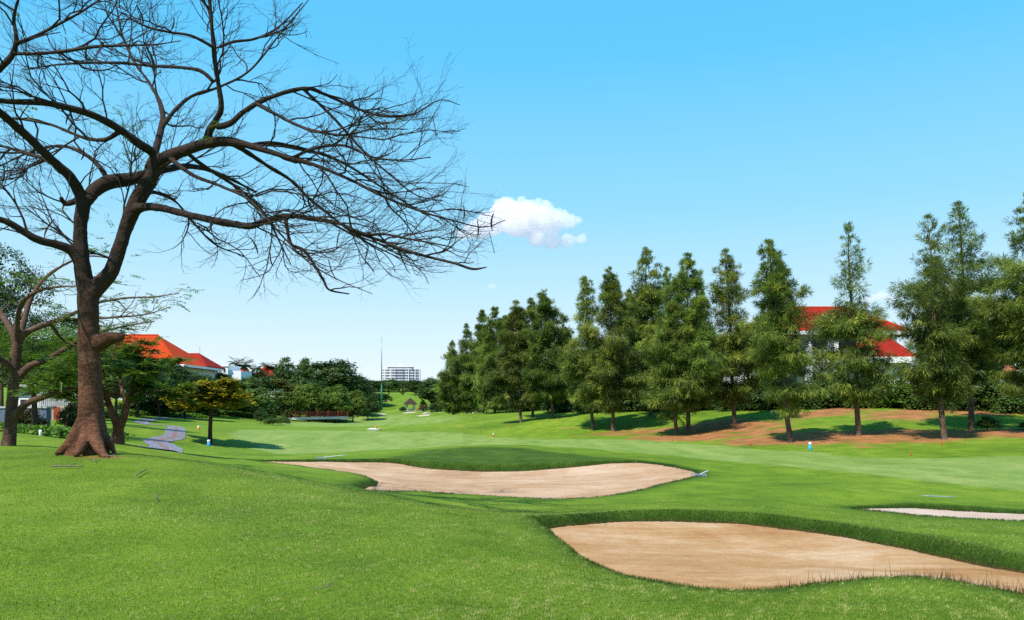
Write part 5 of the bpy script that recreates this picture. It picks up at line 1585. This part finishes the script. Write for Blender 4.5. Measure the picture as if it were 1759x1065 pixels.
# left yard: wall, small house behind it
def yard():
    a = P(-60, 700, 54); b = P(108, 700, 56)
    root = thing('stone_wall', 'blue grey stone retaining wall behind the left lawn', 'wall', (a[0], a[1], 0))
    z1 = EYE + (HY - 701) / F * 55
    L = b[0] - a[0]
    MB().box(0, L, 0, .5, -1, z1).build('wall_body', M['stone_wall'], root)
    MB().box(-.05, L + .05, -.06, .56, z1, z1 + .12).build('coping', M['concrete'], root)
    root = thing('garden_house', 'grey brick outbuilding with a white corner post behind the stone wall', 'house', (P(40, 700, 64)[0], 66, 0))
    s = 64 / F
    MB().box(-0.6, 1.25, -2, 3, -1, EYE + 33 * s).build('wall', M['brick_wall'], root)
    MB().box(1.1, 1.5, -2.3, -2.003, -1, EYE + 30 * s).build('corner_post', M['white_paint'], root)
    MB().box(-0.9, 1.7, -2.6, 3.4, EYE + 33 * s, EYE + 36 * s).build('roof_slab', M['grey_wall'], root)
    windows(root, [(-.3, .5, 1.2, 2.3)], -2)
    root = thing('cream_shed', 'cream rendered shed right of the grey outbuilding', 'shed', (P(94, 700, 64)[0], 66, 0))
    MB().box(-.6, .6, -1.6, 1.6, -1, EYE + 12 * s).build('wall', M['sand_pale'], root)
    MB().hip(-.9, .9, -1.9, 1.9, EYE + 12 * s + .15, EYE + 19 * s, .7, .15).build('roof', M['grey_wall'], root)
    MB().box(-.3, .2, -1.66, -1.61, .2, 1.6).build('door', M['rust_red'], root)
    f0 = P(40, 700, 53); 
    root = thing('picket_fence', 'pale slatted fence on top of the stone wall', 'fence', (f0[0], 54.6, z1 + .12))
    mb = MB()
    for i in range(16): mb.box(i * .14 - .1, i * .14 - .02, -.02, .02, 0, .95)
    mb.build('slats', M['concrete'], root)
    MB().box(-.15, 2.2, .021, .06, .25, .33).box(-.15, 2.2, .021, .06, .72, .80).build('rail', M['concrete'], root)
yard()

# ------------------------------------------------------------------ small things on the course
def post(name, label, px, py, Y, h_px, w_px, mat, cap=None, group=None, rz=0.1):
    X = (px - CX) / F * Y; g = gz(X, Y)
    h, w = h_px / F * Y, w_px / F * Y
    root = thing(name, label, 'marker post', (X, Y, g), rz, group)
    MB().tube([(0, 0, -.15), (0, 0, h * .62), (0, 0, h * .985 if cap is None else h * .62)], [w / 2, w / 2, w / 2 * .96], 14).build('shaft', M[mat], root, True)
    if cap: MB().tube([(0, 0, h * .62), (0, 0, h * .94), (0, 0, h)], [w / 2 * 1.003, w / 2 * 1.003, w / 2 * .7], 14).build('cap', M[cap], root, True)
    else: MB().tube([(0, 0, h * .985), (0, 0, h * 1.01)], [w / 2 * .8, w / 2 * .3], 14).build('top', M[mat], root, True)
    return root
post('yardage_post', 'blue marker post with white top in front of the golden tree', 358.5, 777, 57, 11, 5, 'blue_paint', 'white_paint')
post('yardage_post', 'blue marker post with white top at the foot of the orange bank', 1391.5, 777, 44, 13.5, 5, 'blue_paint', 'white_paint')
post('yardage_post', 'small orange marker with white mark left of the golden tree', 341, 751, 78, 7, 4, 'orange_paint', 'white_paint')
post('white_post', 'short white post on the lawn left of the big trunk', 69.5, 752, 32.5, 10.5, 4.6, 'white_paint')
post('yardage_post', 'red and white marker at the edge of the far fairway', 847.5, 750, 73, 6, 2.6, 'red_paint', 'white_paint')
for lab, px, py, Y, h in [('red stake on the open bank left of the forward casuarina', 825, 746, 78, 3),('red stake just right of the red and white marker', 878, 743, 79, 3),
    ('red stake below the leaning trunk', 917, 749, 75, 3),('red stake left of the bare trunk pair on the bank edge', 986, 755, 66, 3.5),('red stake below the pair of pale trunks', 1155, 758, 55.5, 4),
    ('red stake below the lone trunk, left of the blue post', 1289, 768, 48.5, 6),('red stake low at the fairway edge under the open casuarina', 1565, 784, 39.5, 5.5),('red stake under the broad casuarina trunk', 1618, 770, 43.5, 6.5),
    ('orange stake on the far green slope', 791, 739, 88, 3.5)]:
    post('red_stake', lab, px, py, Y, h, 2.0 if h > 4 else 1.7, 'red_paint' if 'orange' not in lab else 'orange_paint', None, 'stakes along the right of the fairway')
for lab, px, Y, h in [('white stone marker nearest the far casuarinas, upper',774.5,205,5),('white stone marker under the pink blossom',810,165,4),('white stone marker low on the slope below the blossom',812.5,150,3.4),
                      ('white stone marker furthest right on the slope',819.5,140,3.4),('white marker beside the path box',207,118,4),('white marker in the shade left of the blue post tree',1325,66,4.5)]:
    post('white_post', lab, px, 0, Y, h, 2.4, 'white_paint', None, 'small white markers')
def box_unit():
    Y = 114.0; X = (215 - CX) / F * Y; g = gz(X, Y)
    root = thing('utility_box', 'green utility cabinet beside the path', 'cabinet', (X, Y, g), .1)
    MB().box(-.28, .28, -.25, .25, -.1, .95).build('body', M['green_paint'], root)
    MB().box(-.32, .32, -.29, .29, .95, 1.03).build('lid', M['green_paint'], root)
    MB().box(-.22, .22, -.275, -.252, .1, .85).build('door', M['green_paint'], root)
box_unit()
def drain():
    p = pick(642.5, 738, 40)
    root = thing('drain_cover', 'flat pale concrete drain cover on the far fairway', 'drain cover', (p[0], p[1], p[2]), .05)
    w = 10 / F * p[1]
    MB().box(-w, w, -1.1, 1.1, -.2, .10).build('slab', M['concrete'], root)
    MB().box(-w * .8, w * .5, -1.0, 1.0, .1, .13).build('lid', M['white_paint'], root)
    MB().tube([(w * .4, 0, .13), (w * .4, 0, .45)], .09, 8).build('marker', M['orange_paint'], root)
drain()
def jar():
    Y = 70.0; X = (1733 - CX) / F * Y; g = gz(X, Y); z = EYE + (HY - 652) / F * Y - g
    root = thing('terracotta_jar', 'large terracotta jar on a plinth behind the right bank', 'jar', (X, Y, g))
    MB().box(-.6, .6, -.6, .6, -.5, z).build('plinth', M['concrete'], root)
    h = 1.75
    pr = [(0, .32), (.1, .42), (.35, .58), (.6, .64), (.85, .54), (1.02, .36), (1.1, .30), (1.17, .38), (1.22, .38)]
    MB().tube([(0, 0, z + a) for a, _ in pr], [r for _, r in pr], 20).build('jar_body', M['terracotta'], root, True)
jar()
def rake(label, px, py, y0, rz, L=1.7, head=True):
    p = pick(px, py, y0)
    root = thing('sand_rake', label, 'rake', (p[0], p[1], p[2]), rz, 'rakes lying by the bunkers')
    c, s_ = math.cos(rz), math.sin(rz)
    def zz(x, y): return gz(p[0] + x * c - y * s_, p[1] + x * s_ + y * c) - p[2] + 0.06
    hp = [(x, 0, zz(x, 0)) for x in np.linspace(0, L, 6)]
    for i in range(6): hp[i] = (hp[i][0], 0, max(hp[i][2], 0.06) + .02)
    MB().tube(hp, .016 if head else .012, 8).build('handle', M['white_paint' if head else 'steel'], root, True)
    if head:
        hd = MB().box(-.04, .0, -.28, .28, zz(0, 0), zz(0, 0) + .045)
        for i in range(11): hd.tube([(-.03, -.27 + i * .054, zz(0, 0)), (-.05, -.27 + i * .054, zz(0, 0) - .07)], .008, 4)
        hd.build('rake_head', M['steel'], root)
rake('white bunker rake lying above the left end of the middle bunker', 553, 789, 25, 1.15)
rake('bunker rake lying at the right tip of the middle bunker', 1201, 819, 20, 1.1, 1.4)
rake('long bunker rake lying in the bank of the right pale bunker', 1582, 857, 15, -0.35, 0.8, False)

def stick(label, a, b, r, y0=6.0, bendy=0.03):
    A, B = pick(*a, y0), pick(*b, y0)
    n = 7; pts = []
    rg = np.random.default_rng(int(a[0]))
    for i in range(n):
        t = i / (n - 1); x, y = A[:2] * (1 - t) + B[:2] * t
        x += rg.normal(0, bendy * .4); y += rg.normal(0, bendy)
        pts.append((x, y, gz(x, y) + 0.045 + rg.uniform(0, .01)))
    m = np.array(pts); o0 = m[0].copy(); m = m - o0
    mb = MB().tube(m, np.linspace(r, r * .6, n) * .7, 7)
    k = m[3]; mb.tube([k, k + np.array([.05, .04, .03]), k + np.array([.08, .07, .05])], [r * .5, r * .35, r * .2], 5)
    o = mb.build('fallen_twig', M['stick'], None, True, o0)
    tag(o, label, 'twig', 'fallen twigs under the big tree')
stick('long straight fallen stick on the grass left of the trunk foot', (92,806), (145,806), .020)
stick('short fallen stick with pale broken end right of the trunk', (231,823), (252,811), .018)
stick('curved dark fallen twig furthest from the trunk', (263,854), (270,865), .012)
stick('pale fallen stick just below the trunk foot', (155,794), (171,796), .014)
stick('reddish fallen stick touching the right root', (177,787), (204,789), .016)
stick('thin orange fallen twig low on the open grass', (538,1022), (574,1016), .007)

# ------------------------------------------------------------------ grass blades
def blades(name, xy, z, length, half, lean, mat, seed, tone=0.5, spread=0.2):
    rg = np.random.default_rng(seed)
    n = len(xy)
    az = rg.uniform(0, 2 * math.pi, n)
    side = np.stack([np.cos(az), np.sin(az), np.zeros(n)], -1)
    az2 = rg.uniform(0, 2 * math.pi, n); ll = np.abs(rg.normal(0, lean, n))
    tipd = norm(np.stack([np.cos(az2) * ll, np.sin(az2) * ll, np.ones(n)], -1))
    b = np.column_stack([xy, z - 0.006])
    V = np.stack([b - side * half[:, None], b + side * half[:, None], b + tipd * length[:, None]], 1).reshape(-1, 3)
    rnd = np.repeat(np.clip(tone + rg.normal(0, spread, n), 0, 1), 3)
    o = mesh_np(name, V, np.arange(n * 3).reshape(n, 3), M[mat], None, False, {'rnd': rnd})
    return tag(o, kind='stuff')

def lawn():
    rg = np.random.default_rng(90)
    n = 900000
    r = 4.2 * (21 / 4.2) ** (rg.uniform(0, 1, n) ** 1.1); th = rg.uniform(-0.68, 0.68, n)
    x, y = r * np.sin(th), r * np.cos(th)
    z, d = ground_full(x, y)
    patch = lumps(x, y, 31, (0.5, 1.1, 2.3)) + 0.9 * lumps(x, y, 32, (4, 7, 12))
    clump = lumps(x, y, 38, (22, 38, 64))
    keep = (d > 0.03) & (clump > -0.42)
    clump = clump[keep]
    x, y, z, r, patch = x[keep], y[keep], z[keep], r[keep], patch[keep]
    n = len(x)
    ln = rg.uniform(0.012, 0.034, n) * np.interp(r, [4, 12, 21], [1.0, 0.95, 0.55]) * (1 + 0.35 * patch + 0.7 * clump)
    hf = 0.0019 * (0.6 + r / 9) * rg.uniform(0.7, 1.3, n)
    o = blades('grass', np.column_stack([x, y]), z, ln, hf, 0.95, 'blade', 91, np.clip(0.42 + 0.42 * patch + 1.0 * clump + np.where(rg.uniform(size=n) < np.clip(0.05 + 0.35 * lumps(x, y, 35, (0.6, 1.6, 5)), 0.01, 0.4), 0.5, 0) - np.where(lumps(x, y, 36, (1.5, 4, 9)) > 0.42, 0.3, 0), 0, 1), 0.26)
    tag(o, 'short mown grass blades covering the near mound', 'grass')
lawn()
def fringe():
    rg = np.random.default_rng(95)
    X, Yv, L, H = [], [], [], []
    DX, DY, DL, DH = [], [], [], []
    for key, dens in (('front', 900), ('mid', 420), ('side', 500)):
        b = BK[key]
        p = b.poly; q = np.roll(p, -1, 0); seg = np.linalg.norm(q - p, axis=1)
        n = int(seg.sum() * dens)
        k = rg.choice(len(p), n, p=seg / seg.sum()); t = rg.uniform(0, 1, n)[:, None]
        c = p[k] * (1 - t) + q[k] * t
        nr = norm(q[k] - p[k]); nr = np.stack([nr[:, 1], -nr[:, 0]], -1)
        o = np.abs(rg.normal(0, 0.15, n)) + 0.0
        test = b.sdf(c[:400, 0] + nr[:400, 0] * .1, c[:400, 1] + nr[:400, 1] * .1)
        sgn = 1 if (test > 0).mean() > .5 else -1
        c = c + nr * (sgn * o)[:, None]
        dist = np.hypot(c[:, 0], c[:, 1])
        px = CX + c[:, 0] / c[:, 1] * F
        near = (key == 'front') & (c[:, 1] < 10.6) & (px > 1150)
        ln = rg.uniform(0.025, 0.075, n) * np.clip(1.1 - 1.5 * o, .4, 1); hf = 0.0025 * (0.7 + dist / 9) * rg.uniform(.7, 1.2, n)
        dry = near & (rg.uniform(size=n) < np.clip(0.34 + 0.5 * lumps(c[:, 0], c[:, 1], 77, (3.0, 7.0, 15.0)), 0.02, 0.7)) & (o < .22) & (px > 1270)
        g = ~dry
        g &= ~((key == 'mid') & (c[:, 1] < 31.5) & (rg.uniform(size=n) < 0.75))
        X.append(c[g]); L.append(ln[g]); H.append(hf[g])
        if dry.any():
            DX.append(c[dry]); DL.append(rg.gamma(3.0, .028, dry.sum()) + .02); DH.append(hf[dry])
    c = np.concatenate(X)
    o = blades('rough_grass', c, ground_full(c[:, 0], c[:, 1])[0], np.concatenate(L), np.concatenate(H), 0.45, 'long_shade_blade', 96, 0.5, 0.22)
    tag(o, 'longer dark grass fringing the bunker edges, lip shade painted into its green', 'grass')
    c = np.concatenate(DX)
    o = blades('dry_grass', c, ground_full(c[:, 0], c[:, 1])[0], np.concatenate(DL), np.concatenate(DH), 0.55, 'dry_blade', 97, 0.5, 0.25)
    tag(o, 'dry brown grass along the near edge of the front bunker', 'grass')
fringe()

# ------------------------------------------------------------------ clouds
def cloud(label, blobs, Y, seed, voxel, dens):
    """lumpy cumulus grown from blobs (px, py, radius px, depth factor)"""
    rg = np.random.default_rng(seed)
    s = Y / F
    bm = bmesh.new()
    cen = np.mean([P(b[0], b[1], Y) for b in blobs], axis=0)
    todo = [(P(px, py, Y) + np.array([0, dd * s, 0]) - cen, r * s) for px, py, r, dd in blobs]
    more = []
    for c, r in todo:
        for _ in range(16):
            d = rand_unit(rg, 1)[0]; d[2] = abs(d[2]) if rg.uniform() < 0.75 else d[2] * .4; d = d / np.linalg.norm(d)
            more.append((c + d * r * rg.uniform(.75, .95), r * rg.uniform(.22, .42)))
    from mathutils import Matrix
    for c, r in todo + more:
        bmesh.ops.create_icosphere(bm, subdivisions=3, radius=1.0, matrix=Matrix.Translation(Vector(c)) @ Matrix.Diagonal((r, r, r * .9, 1)))
    me = bpy.data.meshes.new('cloud'); bm.to_mesh(me); bm.free()
    o = bpy.data.objects.new('cloud', me); COL.objects.link(o)
    o.location = [float(q) for q in cen]
    md = o.modifiers.new('r', 'REMESH'); md.mode = 'VOXEL'; md.voxel_size = voxel
    ms = o.modifiers.new('s', 'SMOOTH'); ms.factor = .5; ms.iterations = 3
    dg = bpy.context.evaluated_depsgraph_get()
    m2 = bpy.data.meshes.new_from_object(o.evaluated_get(dg)); o.modifiers.clear(); o.data = m2; bpy.data.meshes.remove(me)
    n = len(m2.vertices); co = np.empty(n * 3, np.float32); m2.vertices.foreach_get('co', co); co = co.reshape(-1, 3)
    no = np.empty(n * 3, np.float32); m2.vertices.foreach_get('normal', no); no = no.reshape(-1, 3)
    w = 1 / (voxel * 5)
    h = lumps(co[:, 0] + co[:, 1] * .7, co[:, 2] - co[:, 1] * .4, seed, (w, w * 1.9, w * 3.6))
    co += no * (h * voxel * 2.6 + lumps(co[:, 0] - co[:, 2], co[:, 1] + co[:, 2] * .6, seed + 9, (w * 6, w * 11)) * voxel * 1.0)[:, None]
    m2.vertices.foreach_set('co', co.ravel()); m2.update()
    m2.materials.clear(); m2.materials.append(M['cloud'])
    tag(o, label, 'cloud')
cloud('small white cumulus cloud in the clear sky between the bare tree and the casuarinas',
      [(868,366,26,0),(876,355,18,10),(905,368,28,0),(935,374,24,-8),(960,376,18,0),(846,384,25,0),(824,392,20,0),(806,399,15,0),(790,403,11,0),(885,388,24,-10),(915,390,22,8),(945,392,18,0),(976,381,14,0),(990,380,8,0),(922,412,17,0),(948,415,16,0),(975,413,14,0),(999,411,11,0)], 1500, 51, 2.2, .05)
cloud('tiny faint cloud wisp low above the casuarina row', [(842,493,4,0),(848,492,4,0),(854,493,3,0)], 1500, 52, 1.2, .02)
cloud('low white cloud behind the casuarinas at the right', [(1500,512,9,0),(1515,511,11,0),(1530,514,9,0),(1488,516,6,0)], 1700, 53, 3.0, .03)
